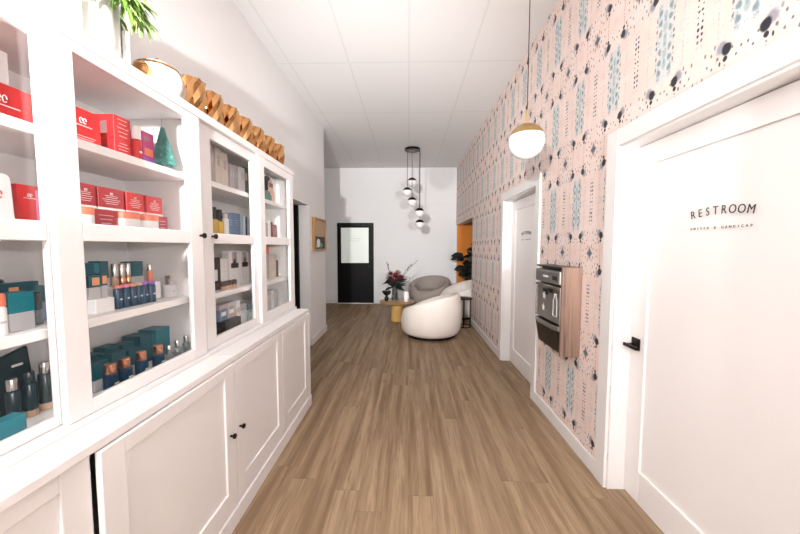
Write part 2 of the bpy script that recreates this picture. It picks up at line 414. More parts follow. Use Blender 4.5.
# ------------------------------------------------------------------ DOORS
def panel_door(name, a, b, h, st=.115, rail=.115, bot=.52*0+.2):
    x0, x1 = XR+.1, XR+.14; a += .013; b -= .013; h -= .015
    t = B()
    t.box(x0, x1, a, a+st, .008, h).box(x0, x1, b-st, b, .008, h).box(x0, x1, a+st, b-st, h-rail, h).box(x0, x1, a+st, b-st, .008, bot)
    t.box(x0+.012, x1-.012, a+st-.004, b-st+.004, bot-.004, h-rail+.004)
    return struct(t.build(name, 'door_w', bevel=.003))
def wall_text(s, yc, zc, size, squeeze=1.):     # text on a plane facing -x, read from the room
    # local x -> -y world (reading direction runs towards the camera), local y -> z
    m = Matrix(((0, 0, -1, XR+.0992), (-1, 0, 0, yc), (0, 1, 0, zc), (0, 0, 0, 1)))
    return m
def arched(door, word, yc, zc, R_, size, pitch, sub, subz, subsize, mat='ink', subpitch=1.):
    verts = None; bmx = bmesh.new()
    n = len(word)
    for i, ch in enumerate(word):
        a = (i-(n-1)/2)*pitch/R_
        m = Matrix.Translation((XR+.0992, yc - R_*math.sin(a), zc - R_*(1-math.cos(a)))) @ Matrix(((0, 0, -1, 0), (-1, 0, 0, 0), (0, 1, 0, 0), (0, 0, 0, 1))) @ Matrix.Rotation(-a, 4, 'Z')
        me = text_mesh('letters', ch, size, mat, None, m, squeeze=.8); bmx.from_mesh(me); bpy.data.meshes.remove(me)
    me = bpy.data.meshes.new('lettering'); bmx.to_mesh(me); bmx.free(); me.materials.append(MT[mat])
    o = bpy.data.objects.new('lettering', me); COL.objects.link(o); o.parent = door; o['label'] = 'arched black lettering'
    bmx = bmesh.new(); n = len(sub)
    for i, ch in enumerate(sub):
        if ch == ' ': continue
        m = Matrix.Translation((XR+.0992, yc - (i-(n-1)/2)*subpitch, subz)) @ Matrix(((0, 0, -1, 0), (-1, 0, 0, 0), (0, 1, 0, 0), (0, 0, 0, 1)))
        me = text_mesh('letters', ch, subsize, mat, None, m, squeeze=.9); bmx.from_mesh(me); bpy.data.meshes.remove(me)
    me = bpy.data.meshes.new('small_lettering'); bmx.to_mesh(me); bmx.free(); me.materials.append(MT[mat])
    o = bpy.data.objects.new('small_lettering', me); COL.objects.link(o); o.parent = door
d3 = panel_door('door_3', *D1, DH)
arched(d3, 'RESTROOM', 1.425, 1.660, .75, .052, .0368, 'UNISEX & HANDICAP', 1.586, .0155, subpitch=.0166)
def lever_set(door, yp, z):
    h = B().box(XR+.090, XR+.0995, yp-.032, yp+.032, z-.035, z+.035).build('door_handle', 'bronze', door, bevel=.003)
    B().tube([(XR+.090, yp+.015, z-.008), (XR+.055, yp+.015, z-.008)], .010, 12).box(XR+.042, XR+.057, yp-.075, yp+.034, z-.018, z+.001).build('lever', 'bronze', h, bevel=.003)
lever_set(d3, 1.880, .936)
d2 = panel_door('door_2', *D2, DH)
arched(d2, 'RESTROOM', 3.70, 1.665, .75, .052, .0385, 'UNISEX & HANDICAP', 1.586, .0155, subpitch=.0172)
lever_set(d2, 3.275, .936)
# black glazed door in the back wall
X0, X1, DZ = -1.868, -.915, 2.125
struct(B().box(X0, X0+.05, D-.05, D-.001, .02, DZ).box(X1-.05, X1, D-.05, D-.001, .02, DZ).box(X0+.05, X1-.05, D-.05, D-.001, DZ-.05, DZ).build('trim_3', 'black', bevel=.003))
struct(B().box(X0, X1, D-.07, D-.001, 0, .02).build('trim_4', 'trim'))
t = B(); a, b = X0+.053, X1-.053; g = (-1.772, -1.046, 1.078, 2.0)
t.box(a, g[0], D-.035, D-.003, .022, DZ-.053).box(g[1], b, D-.035, D-.003, .022, DZ-.053).box(g[0], g[1], D-.035, D-.003, .022, g[2]).box(g[0], g[1], D-.035, D-.003, g[3], DZ-.053)
d1 = struct(t.build('door_1', 'black', bevel=.003))
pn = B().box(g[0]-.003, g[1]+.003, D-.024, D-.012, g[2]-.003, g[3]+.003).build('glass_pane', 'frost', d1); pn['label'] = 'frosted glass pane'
ov = [(-1.41+.145*math.cos(q*PI/16), D-.0255, 1.675+.05*abs(math.sin(q*PI/16))**.8*(1 if q <= 16 else -.45)) for q in range(33)]
B().tube(ov, .0042, 6).build('window_decal', 'grey', pn)
B().tube([(X1-.09, D-.04, 1.0), (X1-.09, D-.085, 1.0), (X1-.17, D-.085, 1.0)], .010, 10).build('door_handle', 'blackmetal', d1, smooth=True)
# open black door seen through the doorway in the left wall
d4 = struct(B().box(XL-.156-.87, XL-.158, 4.70, 4.742, .01, 2.10).build('door_4', 'black', bevel=.003))
B().tube([(-1.72, 4.70, .96), (-1.72, 4.655, .96), (-1.83, 4.655, .96)], .010, 10).build('door_handle', 'silver', d4, smooth=True)

# ------------------------------------------------------------------ CABINETS
XU, XB, XLD = -1.056, -.925, -.936          # faces: upper, lower, worktop edge
XW = XL + .004
LT = .918; HT = 2.19
def base_unit(y0, y1, label, post=False):
    r = thing('base_cabinet', label, 'cabinet', (XW, y0, 0), group='white base cabinets along the left wall')
    L = y1-y0; dx = XB - XW
    c = B().box(0, dx-.03, 0, .018, .0, LT-.036).box(0, dx-.03, L-.018, L, 0, LT-.036).box(0, .012, .018, L-.018, .07, LT-.036)
    c.box(.012, dx-.05, .018, L-.018, .072, .09)
    c.build('carcass', 'cab', r, bevel=.002)
    B().box(dx-.03, dx+.006, 0, L, 0, .094).build('plinth', 'cab', r, bevel=.004)
    B().box(0, XLD-XW, 0, L, LT-.034, LT).build('worktop', 'cab', r, bevel=.005)
    if post: B().box(dx-.026, dx-.003, L-.045, L, .095, LT-.036).build('end_post', 'cab', r, bevel=.002)
    return r, L, dx
def base_door(r, ya, yb, xf, knob_y):
    z0, z1 = .098, LT-.038; st = .085; t = B()
    t.box(xf-.02, xf, ya, ya+st, z0, z1).box(xf-.02, xf, yb-st, yb, z0, z1).box(xf-.02, xf, ya+st, yb-st, z0, z0+.115).box(xf-.02, xf, ya+st, yb-st, z1-.055, z1)
    t.box(xf-.016, xf-.010, ya+st-.003, yb-st+.003, z0+.11, z1-.05)
    d = t.build('door', 'cab', r, bevel=.003)
    if knob_y is not None:
        B().lathe([(.006, 0), (.006, .014), (.013, .018), (.014, .026), (.008, .031), (.0005, .032)], m=Matrix.Translation((xf, knob_y, .512)) @ Matrix.Rotation(PI/2, 4, 'Y'), seg=16).build('knob', 'bronze', d, smooth=True)
    return d
r, L, dx = base_unit(.34, 1.648, 'near white base cabinet with sliding doors under the glass case of skincare')
base_door(r, .022, .556, dx-.026, None); base_door(r, .565, L-.004, dx-.002, 1.592-.34)
r, L, dx = base_unit(1.65, 2.958, 'far white base cabinet with sliding doors, under the glass case of books', True)
base_door(r, .004, .648, dx-.004, 1.688-1.65); base_door(r, .655, L-.05, dx-.004, None)

def upper_unit(y0, y1, label, gz0, gz1, panes, front, knobs, shelves):
    """panes: list of (door y0, glass y0, glass y1, door y1); front: x offset per door"""
    r = thing('display_cabinet', label, 'cabinet', (XW, y0, LT+.0005), group='white glass-fronted display cabinets')
    L = y1-y0; dx = XU - XW - .03; zf = LT+.0005
    c = B().box(0, dx, 0, .022, 0, HT-zf-.001).box(0, dx, L-.022, L, 0, HT-zf-.001).box(0, .012, .022, L-.022, 0, HT-zf-.001)
    c.box(.012, dx, .022, L-.022, HT-zf-.05, HT-zf-.001).box(.012, dx, .022, L-.022, 0, .022)
    c.build('carcass', 'cab_in', r, bevel=.002)
    c = B().box(dx, dx+.032, 0, L, HT-zf-.042, HT-zf).build('cornice', 'cab', r, bevel=.004)
    B().box(dx, dx+.036, 0, L, 0, .022).build('lower_track', 'cab', r, bevel=.003)
    for z in shelves: B().box(.013, dx-.032, .023, L-.023, z-zf-.032, z-zf).build('shelf', 'cab_in', r, bevel=.003)
    B().box(.013, dx-.032, .023, L-.023, 1.565-.03-zf, 1.567-zf).build('shelf', 'cab_in', r, bevel=.003)
    for i, (da, ga, gb, db) in enumerate(panes):
        xf = dx + front[i]; z0, z1 = .024, HT-zf-.044
        g0, g1 = gz0-zf-(.018 if front[i] < .01 else 0), gz1-zf; m0, m1 = 1.517-zf, 1.576-zf; da, ga, gb, db = (v-y0 for v in (da, ga, gb, db))
        t = B().box(xf-.022, xf, da, ga, z0, z1).box(xf-.022, xf, gb, db, z0, z1).box(xf-.022, xf, ga, gb, z0, g0).box(xf-.022, xf, ga, gb, g1, z1).box(xf-.022, xf, ga, gb, m0, m1)
        d = t.build('door', 'cab', r, bevel=.003)
        for (a, b) in ((g0, m0), (m1, g1)):
            p = B().box(xf-.013, xf-.009, ga-.004, gb+.004, a-.004, b+.004).build('glass_pane', 'glass', d); p['label'] = 'clear glass pane'
        if knobs[i] is not None:
            B().lathe([(.006, 0), (.006, .014), (.013, .018), (.014, .026), (.008, .031), (.0005, .032)], m=Matrix.Translation((xf, knobs[i]-y0, 1.556-zf)) @ Matrix.Rotation(PI/2, 4, 'Y'), seg=16).build('knob', 'bronze', d, smooth=True)
    return r
upper_unit(.34, 1.648, 'near glass-fronted white display cabinet holding red and teal skincare', .992, 2.112, [(.362, .44, .938, 1.016), (.938, 1.018, 1.532, 1.626)], (.002, .03), (None, 1.603), (1.866, 1.246))
upper_unit(1.65, 2.958, 'far glass-fronted white display cabinet holding books and pale bottles', 1.012, 2.085, [(1.668, 1.750, 2.208, 2.275), (2.268, 2.354, 2.836, 2.936)], (.008, .03), (1.736, None), (1.874, 1.228))

# ------------------------------------------------------------------ PRODUCTS
def carton(name, label, cat, grp, y0, y1, z0, h, xf, dep, mat, marks=(), bands=()):
    """a box with its front face at x=xf; marks: (kind, ...) children"""
    L = y1-y0; o = B().box(-dep, 0, 0, L, 0, h).build(name, mat, None, (xf, y0, z0), bevel=.0015)
    tag(o, label, cat, grp)
    for (a, b, m) in bands:
        B().box(-dep-.0006, .0006, -.0006, L+.0006, a*h, b*h+(.0006 if b >= 1 else 0)).build('printed_band', m, o)
    for mk in marks:
        k = mk[0]
        if k == 'crest':                           # small crest with lines of print, on front and on the side facing the hall
            _, zc, s, m = mk; t = B()
            for q in range(2):
                pts = [((q*2-1)*s*.35 + s*.28*math.cos(a*PI/4), s*.5*math.sin(a*PI/4)) for a in range(8)]
                t.tube([(.0012, L/2+p[0], zc*h+p[1]) for p in pts], s*.07, 5)
            t.box(0, .0012, L*.25, L*.75, zc*h-s*1.0, zc*h-s*.86)
            t.build('emblem', m, o)
        elif k == 'lines':
            _, za, zb, nl, m = mk; t = B()
            for q in range(nl):
                z = za + (zb-za)*q/max(1, nl-1); wd = .22 + .12*((q*7) % 3)/2
                t.box(0, .001, L*(.5-wd), L*(.5+wd), z*h, z*h+.0016)
            t.build('print_lines', m, o)
        elif k == 'text':
            _, s, zc, size, m = mk
            me = text_mesh('lettering', s, size, m, None, Matrix(((0, 0, 1, .0006), (1, 0, 0, L/2), (0, 1, 0, zc*h), (0, 0, 0, 1))))
            q = bpy.data.objects.new('lettering', me); COL.objects.link(q); q.parent = o
        elif k == 'swatch':
            _, a0, a1, b0, b1, m = mk
            B().box(-.0005, .0012, L*a0, L*a1, h*b0, h*b1).build('swatch', m, o)
        elif k == 'side':
            _, b0, b1, m = mk
            B().box(-dep*.7, -dep*.3, -.001, .0005, h*b0, h*b1).build('side_label', m, o)
    return o
def bottle(name, label, cat, grp, x, y, z, r, h, body, caph, capr, cap, base=None, label_mat=None, square=False, neck=True):
    seg = 4 if square else 20
    def fn(rr, a, zz): return rr*1.3 if square else rr
    m = Matrix.Rotation(PI/4, 4, 'Z') if square else None
    bh = h - caph
    o = B().lathe([(r*.94, 0), (r, .004), (r, bh-.006), (r*.8, bh-.001), (capr*.8, bh)], seg=seg, fn=fn, m=m).build(name, body, None, (x, y, z), smooth=not square)
    tag(o, label, cat, grp)
    if square: B().lathe([(capr, bh), (capr, h)], seg=seg, fn=fn, m=m).build('cap', cap, o, bevel=.001)
    else: B().lathe([(capr*.97, bh), (capr, bh+.002), (capr, h-.002), (capr*.9, h)], seg=20).build('cap', cap, o, smooth=True)
    if base: B().lathe([(r*1.01, 0), (r*1.01, h*.14)], seg=20).build('base_band', base, o, smooth=True)
    if label_mat:
        t = B().box(r*.985 if not square else r*.92, (r*1.012 if not square else r*.93), -r*.4, r*.4, bh*.42, bh*.50).build('label_print', label_mat, o)
    return o
def jar(name, label, cat, grp, x, y, z, r, h, body, lidh, lid):
    o = B().lathe([(r*.9, 0), (r, .006), (r, h-lidh), (r*.9, h-lidh)], seg=24).build(name, body, None, (x, y, z), smooth=True); tag(o, label, cat, grp)
    B().lathe([(r*1.02, h-lidh), (r*1.02, h-.003), (r*.96, h)], seg=24).build('lid', lid, o, smooth=True)
    return o
SA, SM, SB, SF = 1.8665, 1.5675, 1.2465, .9415
G = 'red boxes on the top shelf'
# --- near cabinet, top shelf
carton('skincare_box', 'large bright red gift box with white crest at left end of the top shelf', 'box', G, 1.125, 1.262, SA, .145, -1.215, .10, 'red', [('crest', .70, .020, 'wink'), ('lines', .18, .30, 3, 'wink')])
b1 = carton('skincare_box', 'lower red box of the pair stacked beside the white bottle', 'box', G, 1.300, 1.378, SA, .075, -1.195, .10, 'red', [('lines', .3, .8, 4, 'wink'), ('side', .2, .7, 'red_d')])
carton('skincare_box', 'upper red box of the pair stacked beside the white bottle', 'box', G, 1.300, 1.378, SA+.0755, .095, -1.195, .10, 'red', [('lines', .15, .85, 5, 'wink'), ('side', .2, .7, 'wink')])
bottle('skincare_bottle', 'red bottle with tall white cap between red boxes and pink box', 'bottle', None, -1.19, 1.400, SA, .018, .155, 'red', .055, .0175, 'white', label_mat='wink')
carton('skincare_box', 'magenta patterned box beside the teal bottlebrush tree', 'box', None, 1.426, 1.492, SA, .150, -1.185, .06, 'pink', [('swatch', .15, .85, .30, .52, 'coral'), ('swatch', .1, .6, .72, .86, 'blush'), ('lines', .35, .45, 3, 'wink')], [(0, .24, 'purple')])
tr = B()
tr.lathe([(.020, .026), (.026, .034), (.018, .09), (.010, .145), (.003, .195)], seg=16)
for i in range(2600):
    t = random.random()**.8; a = random.random()*2*PI; z = .03 + t*.175
    rr = .047*(1-t)+.008; c_, s_ = math.cos(a), math.sin(a)
    p = Vector((c_*rr*.35, s_*rr*.35, z)); q = Vector((c_*rr, s_*rr, z-.004-.012*random.random())); al = random.random()*PI
    sd = Vector((-s_*math.cos(al), c_*math.cos(al), math.sin(al)))*.0014
    vs = [tr.b.verts.new(v) for v in (p+sd, p-sd, q-sd*.7, q+sd*.7)]; tr.b.faces.new(vs)
to = thing('bottlebrush_tree', 'small teal bottlebrush tree at the right end of the top shelf', 'ornament', (-1.175, 1.535, SA))
tr.build('bristles', 'tree', to); B().lathe([(.03, 0), (.028, .012), (.006, .02), (.005, .20), (.003, .235), (.0005, .24)], seg=12).build('trunk', 'grey', to, smooth=True)
# left pane, top and middle
carton('skincare_box', 'widest red box with white crest behind the left glass door, top shelf', 'box', G, .885, 1.075, SA, .135, -1.25, .10, 'red', [('crest', .66, .022, 'wink'), ('text', 'CLARINS', .24, .026, 'wink')])
carton('display_card', 'white box lying on top of the widest red box, left glass door', 'box', None, .93, 1.01, SA+.136, .10, -1.26, .05, 'grey', [], [(.0, 1., 'white')])
o = B()
o.prism([(0, 0), (.075, 0), (.080, .14), (.072, .148), (.003, .148), (-.004, .14)], lambda u, v, w_: Vector((-.035+w_*(1-.75*v/.15)+.013*v/.15, u, v)), .035)
o = tag(o.build('skincare_pouch', 'white', None, (-1.185, .868, SM), bevel=.004), 'silvery white standing pouch with a red crest on the middle shelf', 'pouch')
t = B()
for q in (-1, 1): t.tube([(-.006, .037+q*.008+.006*math.cos(a*PI/4), .085+.011*math.sin(a*PI/4)) for a in range(8)], .0016, 5)
t.build('emblem', 'red', o)
carton('skincare_box', 'upright red box beside the white pouch on the middle shelf', 'box', None, .962, 1.028, SM, .125, -1.2, .06, 'red', [('crest', .75, .010, 'wink'), ('swatch', .75, .95, .1, .9, 'pinkc')])
# middle shelf: red cream boxes on jars
G = 'red cream boxes on the middle shelf'
lo = [('jar', 1.169, 'first'), ('box', (1.196, 1.286), ''), ('jar', 1.338, ''), ('jar', 1.452, ''), ('box', (1.508, 1.572), '')]
jar('cream_jar', 'white cream jar with red lid at left end of the middle shelf', 'jar', 'cream jars with red lids', -1.205, 1.166, SM, .030, .078, 'white', .028, 'coral')
jar('cream_jar', 'white cream jar with red lid between the dark red carton and another jar', 'jar', 'cream jars with red lids', -1.21, 1.352, SM, .046, .078, 'white', .028, 'coral')
jar('cream_jar', 'white cream jar with red lid nearest the right end of the middle shelf', 'jar', 'cream jars with red lids', -1.21, 1.456, SM, .046, .078, 'white', .028, 'coral')
carton('skincare_box', 'dark red carton with paler left face between two cream jars, lower row', 'box', G, 1.204, 1.296, SM, .078, -1.20, .075, 'red_d', [('side', .1, .9, 'pinkc'), ('lines', .3, .7, 3, 'wink')])
carton('skincare_box', 'small dark red box at the right end of the lower row', 'box', G, 1.512, 1.574, SM, .078, -1.20, .06, 'red_d', [('lines', .3, .7, 3, 'wink')])
names = ['first red cream box from the left on the upper row', 'second red cream box from the left, widest on the upper row', 'third red cream box from the left on the upper row', 'rightmost red cream box on the upper row']
for (a, b), nm in zip(((1.136, 1.212), (1.222, 1.334), (1.346, 1.436), (1.450, 1.545)), names):
    carton('cream_box', nm, 'box', G, a, b, SM+.0785, .088, -1.20, .075, 'red_d' if a < 1.3 else 'red', [('crest', .74, .009, 'wink'), ('lines', .28, .56, 4, 'wink')], [(0, .10, 'wink')])
# shelf B of near cabinet
tag(B().box(-.09, 0, 0, .078, 0, .055).build('display_riser', 'white', None, (-1.165, 1.152, SB), bevel=.003), 'short white riser block under two swatch boxes, left end of lower shelf', 'riser')
tag(B().box(-.10, 0, 0, .31, 0, .085).build('display_riser', 'white', None, (-1.225, 1.235, SB), bevel=.003), 'long white riser block behind the row of navy bottles', 'riser')
carton('makeup_box', 'teal and grey box with peach swatch, left one on the short riser', 'box', 'teal swatch boxes', 1.151, 1.196, SB+.0555, .088, -1.185, .045, 'grey', [('swatch', .25, .9, .58, .92, 'peach')], [(.5, 1, 'teal')])
carton('makeup_box', 'teal and grey box with peach swatch, right one on the short riser', 'box', 'teal swatch boxes', 1.203, 1.228, SB+.0555, .092, -1.19, .045, 'grey', [('swatch', .2, .95, .58, .92, 'peach')], [(.5, 1, 'teal')])
ZB = SB+.0855
carton('makeup_box', 'bright teal carton at left end of the long riser', 'box', 'teal cartons on the long riser', 1.238, 1.262, ZB, .102, -1.25, .05, 'teal_l', [], [(0, .35, 'grey')])
carton('makeup_box', 'dark teal carton left of the silver capped gloss tubes', 'box', 'teal cartons on the long riser', 1.264, 1.300, ZB, .108, -1.25, .05, 'teal', [], [(0, .35, 'grey')])
carton('makeup_box', 'wide teal carton at right end of the long riser', 'box', 'teal cartons on the long riser', 1.408, 1.474, ZB, .100, -1.25, .05, 'teal', [('lines', .55, .9, 3, 'teal_l')], [(0, .32, 'grey')])
for y, nm, bm in ((1.320, 'first', 'tan'), (1.354, 'second', 'copper'), (1.384, 'third', 'copper')):
    bottle('lip_gloss', nm + ' silver capped lip gloss tube from the left on the long riser', 'lip gloss', 'lip gloss tubes', -1.245, y, ZB, .012, .095, bm, .055, .011, 'silver')
bottle('lip_gloss', 'coral lip gloss tube standing alone at the right end of the long riser', 'lip gloss', 'lip gloss tubes', -1.245, 1.505, ZB, .012, .085, 'coral', .035, .010, 'silver')
for i, (y, cm, nm) in enumerate(((1.266, 'coral', 'leftmost navy tube with coral top in the front row'), (1.301, 'pinkc', 'navy tube with pink top, second in the front row'), (1.334, 'peach', 'navy tube with orange top, third in the front row'), (1.366, 'tan', 'navy tube with pale peach top, fourth in the front row'), (1.396, 'purple', 'slim navy tube with purple top, fifth in the front row'), (1.432, 'purple', 'rightmost and widest navy tube with purple top'))):
    bottle('makeup_tube', nm, 'tube', 'row of navy tubes', -1.185, y, SB, .0145 if i < 5 else .019, .096, 'navy', .012, .014 if i < 5 else .0185, cm, label_mat='blue_l')
bottle('serum_bottle', 'white square serum bottle with silver cap by the right side wall', 'bottle', None, -1.21, 1.585, SB, .022, .108, 'white', .045, .014, 'silver', square=True, label_mat='grey')
# bottom shelf of near cabinet
for y, nm in ((1.180, 'leftmost'), (1.243, 'second'), (1.324, 'third'), (1.416, 'rightmost')):
    o = bottle('foundation_bottle', nm + ' of four foundation bottles with copper caps at the front', 'bottle', 'foundation bottles with copper caps', -1.150, y, SF, .0235, .108, 'navy', .038, .019, 'copper', label_mat='wink')
for y, h_, nm in ((1.482, .086, 'short glass bottle just right of the copper capped bottles'), (1.540, .092, 'middle clear glass bottle with silver cap on bottom shelf'), (1.604, .100, 'clear glass bottle with silver cap nearest the right side wall')):
    bottle('perfume_bottle', nm, 'bottle', 'small clear glass bottles', -1.150, y, SF, .018, h_, 'clear', .035, .011, 'silver')
carton('makeup_box', 'bright teal box raised at the back right of the bottom shelf', 'box', 'teal boxes on the bottom shelf', 1.53, 1.622, SF, .145, -1.25, .09, 'teal_l', [('lines', .4, .6, 3, 'teal')])
carton('makeup_box', 'dark teal box beside the bright teal one, back of bottom shelf', 'box', 'teal boxes on the bottom shelf', 1.45, 1.522, SF, .135, -1.26, .09, 'teal')
k = 0
nth = ['nearest', 'second', 'third', 'fourth', 'last']
for row, (xf, h_) in enumerate(((-1.19, .125), (-1.25, .14))):
    for i in range(4 if row == 0 else 4):
        y = 1.075 + i*.078 + row*.035
        carton('makeup_box', nth[i] + ' teal topped grey box from the left in the ' + ('front' if row == 0 else 'back') + ' row behind copper caps', 'box', 'teal boxes on the bottom shelf', y, y+.062, SF, h_ - .012*(i % 2), xf, .052, 'grey' if row == 0 else 'teal', [], [(.42, 1, 'teal')] if row == 0 else [])
# left pane lower shelves
carton('makeup_box', 'half teal half grey box in front of the black case, left door', 'box', None, .894, .958, SB, .115, -1.165, .055, 'grey', [], [(.48, 1, 'teal_l'), ])
bottle('lotion_bottle', 'white lotion bottle with red cap at the left edge of the lower shelf', 'bottle', None, -1.165, .866, SB, .019, .120, 'white', .036, .0185, 'coral', label_mat='grey')
carton('makeup_box', 'wide teal box with orange swatch behind the half grey box', 'box', None, .905, 1.03, SB, .140, -1.232, .025, 'teal', [('swatch', .35, .55, .72, .9, 'peach')])
o = B().lathe([(.082, 0), (.086, .01), (.086, .10), (.072, .145), (.04, .165), (.001, .17)], seg=32).build('cosmetic_case', 'tealdark', None, (-1.36, .945, SB), smooth=True); tag(o, 'black domed cosmetic case at the back behind the teal boxes', 'case')
bottle('serum_bottle', 'dark glass bottle with black cap right of the half grey box', 'bottle', None, -1.21, .998, SB, .016, .105, 'clear', .055, .015, 'ink')
carton('makeup_box', 'slim teal and blue-grey box by the door stile, lower shelf', 'box', None, 1.030, 1.062, SB, .12, -1.24, .05, 'blue', [], [(.55, 1, 'teal')])
o = B(); o.prism([(0, 0), (.165, 0), (.160, .215), (.085, .195), (.005, .225)], lambda u, v, w_: Vector((-.05+w_*(1-.8*v/.23)+.02*v/.23, u, v)), .05)
o = tag(o.build('cosmetic_pouch', 'tealdark', None, (-1.31, .905, SF), bevel=.006), 'dark teal cosmetic pouch standing behind the bottles, bottom shelf', 'pouch')
B().box(-.012, -.009, .105, .135, .155, .163).build('label_print', 'wink', o)
for y, h_, nm, cp in ((.897, .135, 'dark teal pump bottle with silver nozzle, left of three by the pouch', 'silver'), (.940, .140, 'dark teal bottle with tan base and black cap, middle of three', 'tealdark'), (.984, .155, 'dark teal bottle with tan base and silver cap, right of three', 'silver'), (1.034, .150, 'dark teal bottle half hidden by the cabinet door stile', 'tealdark')):
    bottle('serum_bottle', nm, 'bottle', 'dark teal serum bottles', -1.25, y*1.062, SF, .0178, h_*1.05, 'tealdark', .036, .0135, cp, base='tan')
carton('makeup_box', 'bright teal box at the far left corner of the bottom shelf', 'box', None, .815, .878, SF, .075, -1.115, .04, 'teal_l')
# --- far cabinet: books and boxes
UA, UM, UB, UF = 1.8745, 1.5675, 1.2285, .9415
def book(label, grp, y0, y1, z, h, xf, mat, dep=.15, tilt=0):
    o = B().box(-dep, 0, 0, y1-y0, 0, h).build('book', mat, None, (xf, y0, z), bevel=.002)
    tag(o, label, 'book', grp)
    B().box(-dep+.004, .0004-.006, .004, y1-y0-.004, h-.004, h+.0006).build('pages', 'wink', o)
    B().box(0, .001, (y1-y0)*.3, (y1-y0)*.7, h*.55, h*.8).build('spine_print', 'cream' if mat != 'cream' else 'mauve', o)
    return o
G = 'books on the top shelf of the far cabinet'
book('dark brown book at the left end of the top shelf, far cabinet', G, 1.925, 1.962, UA, .255, -1.215, 'brownp')
book('mauve brown book second from left on the far top shelf', G, 1.966, 2.004, UA, .255, -1.215, 'mauve')
book('thick cream book, tallest pale spine on the far top shelf', G, 2.010, 2.075, UA, .252, -1.21, 'cream')
book('cream book leaning right of the thickest cream one', G, 2.079, 2.150, UA, .240, -1.21, 'cream')
book('narrow mauve booklet left of a grey one, far top shelf', G, 2.168, 2.192, UA, .185, -1.205, 'mauve', .11)
book('narrow grey booklet in the middle of the far top shelf', G, 2.197, 2.222, UA, .185, -1.205, 'grey', .11)
book('narrow mauve booklet right of a grey one, far top shelf', G, 2.227, 2.262, UA, .190, -1.205, 'mauve', .11)
book('white book beside the green one on the far top shelf', G, 2.290, 2.352, UA, .195, -1.20, 'white', .14)
book('dark green book at the right end of the left pane', G, 2.358, 2.425, UA, .215, -1.21, 'dgreen', .14)
# picture card of a woman in glasses
pc = thing('picture_card', 'standing picture card of a dark-haired person in glasses and green top', 'picture', (-1.21, 2.655, UA))
B().box(-.012, 0, 0, .268, 0, .235).build('card', 'white', pc, bevel=.002)
def disc(cy, cz, ry, rz_, mat, nm, x=.0, th=.0012):
    B().prism([(cy+ry*math.cos(a*PI/10), cz+rz_*math.sin(a*PI/10)) for a in range(20)], lambda u, v, w_: Vector((x+w_, u, v)), th).build(nm, mat, pc)
disc(.10, .175, .085, .055, 'ink', 'printed_hair', 0); disc(.055, .12, .05, .06, 'ink', 'printed_hair', 0)
disc(.155, .15, .05, .062, 'skin', 'printed_face', .0013)
disc(.09, .055, .085, .053, 'sage', 'printed_top', .0013)
disc(.20, .075, .032, .055, 'skin', 'printed_arm', .0026)
t = B()
for q in (-1, 1): t.tube([(.0035, .158+q*.022+.017*math.cos(a*PI/5), .163+.015*math.sin(a*PI/5)) for a in range(11)], .003, 5)
t.build('printed_glasses', 'ink', pc)
G = 'bottles and boxes on the second shelf of the far cabinet'
for y, nm in ((1.955, 'amber bottle with black cap, left of two on the second shelf'), (2.015, 'amber bottle with black cap, right of two on the second shelf')):
    bottle('oil_bottle', nm, 'bottle', G, -1.20, y, UM, .026, .175 - (y-1.955)*.15, 'yellow', .072, .016, 'ink')
bottle('lotion_bottle', 'slim white bottle between amber bottles and blue boxes', 'bottle', G, -1.20, 2.082, UM, .020, .148, 'white', .03, .014, 'cream')
for (a, b, m, h_, nm) in ((2.112, 2.176, 'blue', .158, 'slate blue box left of its twin on the second shelf'), (2.182, 2.270, 'blue', .165, 'slate blue box, wider of the two slate ones'), (2.275, 2.312, 'blue_l', .160, 'pale blue box beside the slate blue pair'), (2.316, 2.342, 'white', .160, 'slim white box left of the narrow navy one'), (2.345, 2.366, 'navy', .155, 'narrow navy box on the second shelf'), (2.370, 2.425, 'blue_l', .158, 'pale blue box at right end behind the first pane')):
    carton('skincare_box', nm, 'box', G, a, b, UM, h_, -1.2, .07, m, [('lines', .5, .7, 3, 'wink')])
for (a, b, m, h_, nm) in ((2.672, 2.716, 'mauve', .135, 'mauve box at left behind the far pane, second shelf'), (2.724, 2.776, 'white', .160, 'white box in the middle behind the far pane, second shelf'), (2.782, 2.818, 'brownp', .150, 'dark plum box behind the far pane, second shelf'), (2.824, 2.905, 'blush', .130, 'blush box at right behind the far pane, second shelf')):
    carton('skincare_box', nm, 'box', G, a, b, UM, h_, -1.2, .07, m, [('lines', .4, .7, 3, 'wink')])
G = 'bottles and boxes on the third shelf of the far cabinet'
carton('skincare_box', 'black and white box at the left end of the third shelf', 'box', G, 1.932, 2.018, UB, .205, -1.205, .06, 'ink', [('swatch', .0, .6, .28, .62, 'wink')], [(0, .2, 'brownp')])
carton('skincare_box', 'tall white box with tan foot second on the third shelf', 'box', G, 2.030, 2.108, UB, .195, -1.21, .06, 'white', [('lines', .4, .7, 3, 'grey')], [(0, .16, 'tan')])
for i, y in enumerate((1.955, 2.0, 2.045, 2.088)):
    jar('nail_polish', nth[i] + ' little brown jar from the left at the front of the third shelf', 'jar', 'little brown jars', -1.155, y, UB, .014, .055, 'tan', .03, 'brownp')
for (a, b, nm) in ((2.122, 2.255, 'wide white box with dark portrait print above, third shelf'), (2.270, 2.385, 'white box with dark figure print, right of the portrait box')):
    o = carton('skincare_box', nm, 'box', G, a, b, UB, .240, -1.205, .05, 'white', [('swatch', .15, .85, .52, .66, 'ink'), ('swatch', .25, .7, .66, .98, 'mauve'), ('swatch', .38, .62, .62, .78, 'wink'), ('lines', .12, .3, 3, 'grey')])
carton('skincare_box', 'narrow mauve box behind the first pane right edge, third shelf', 'box', G, 2.392, 2.445, UB, .235, -1.21, .05, 'mauve', [('lines', .3, .6, 3, 'ink')])
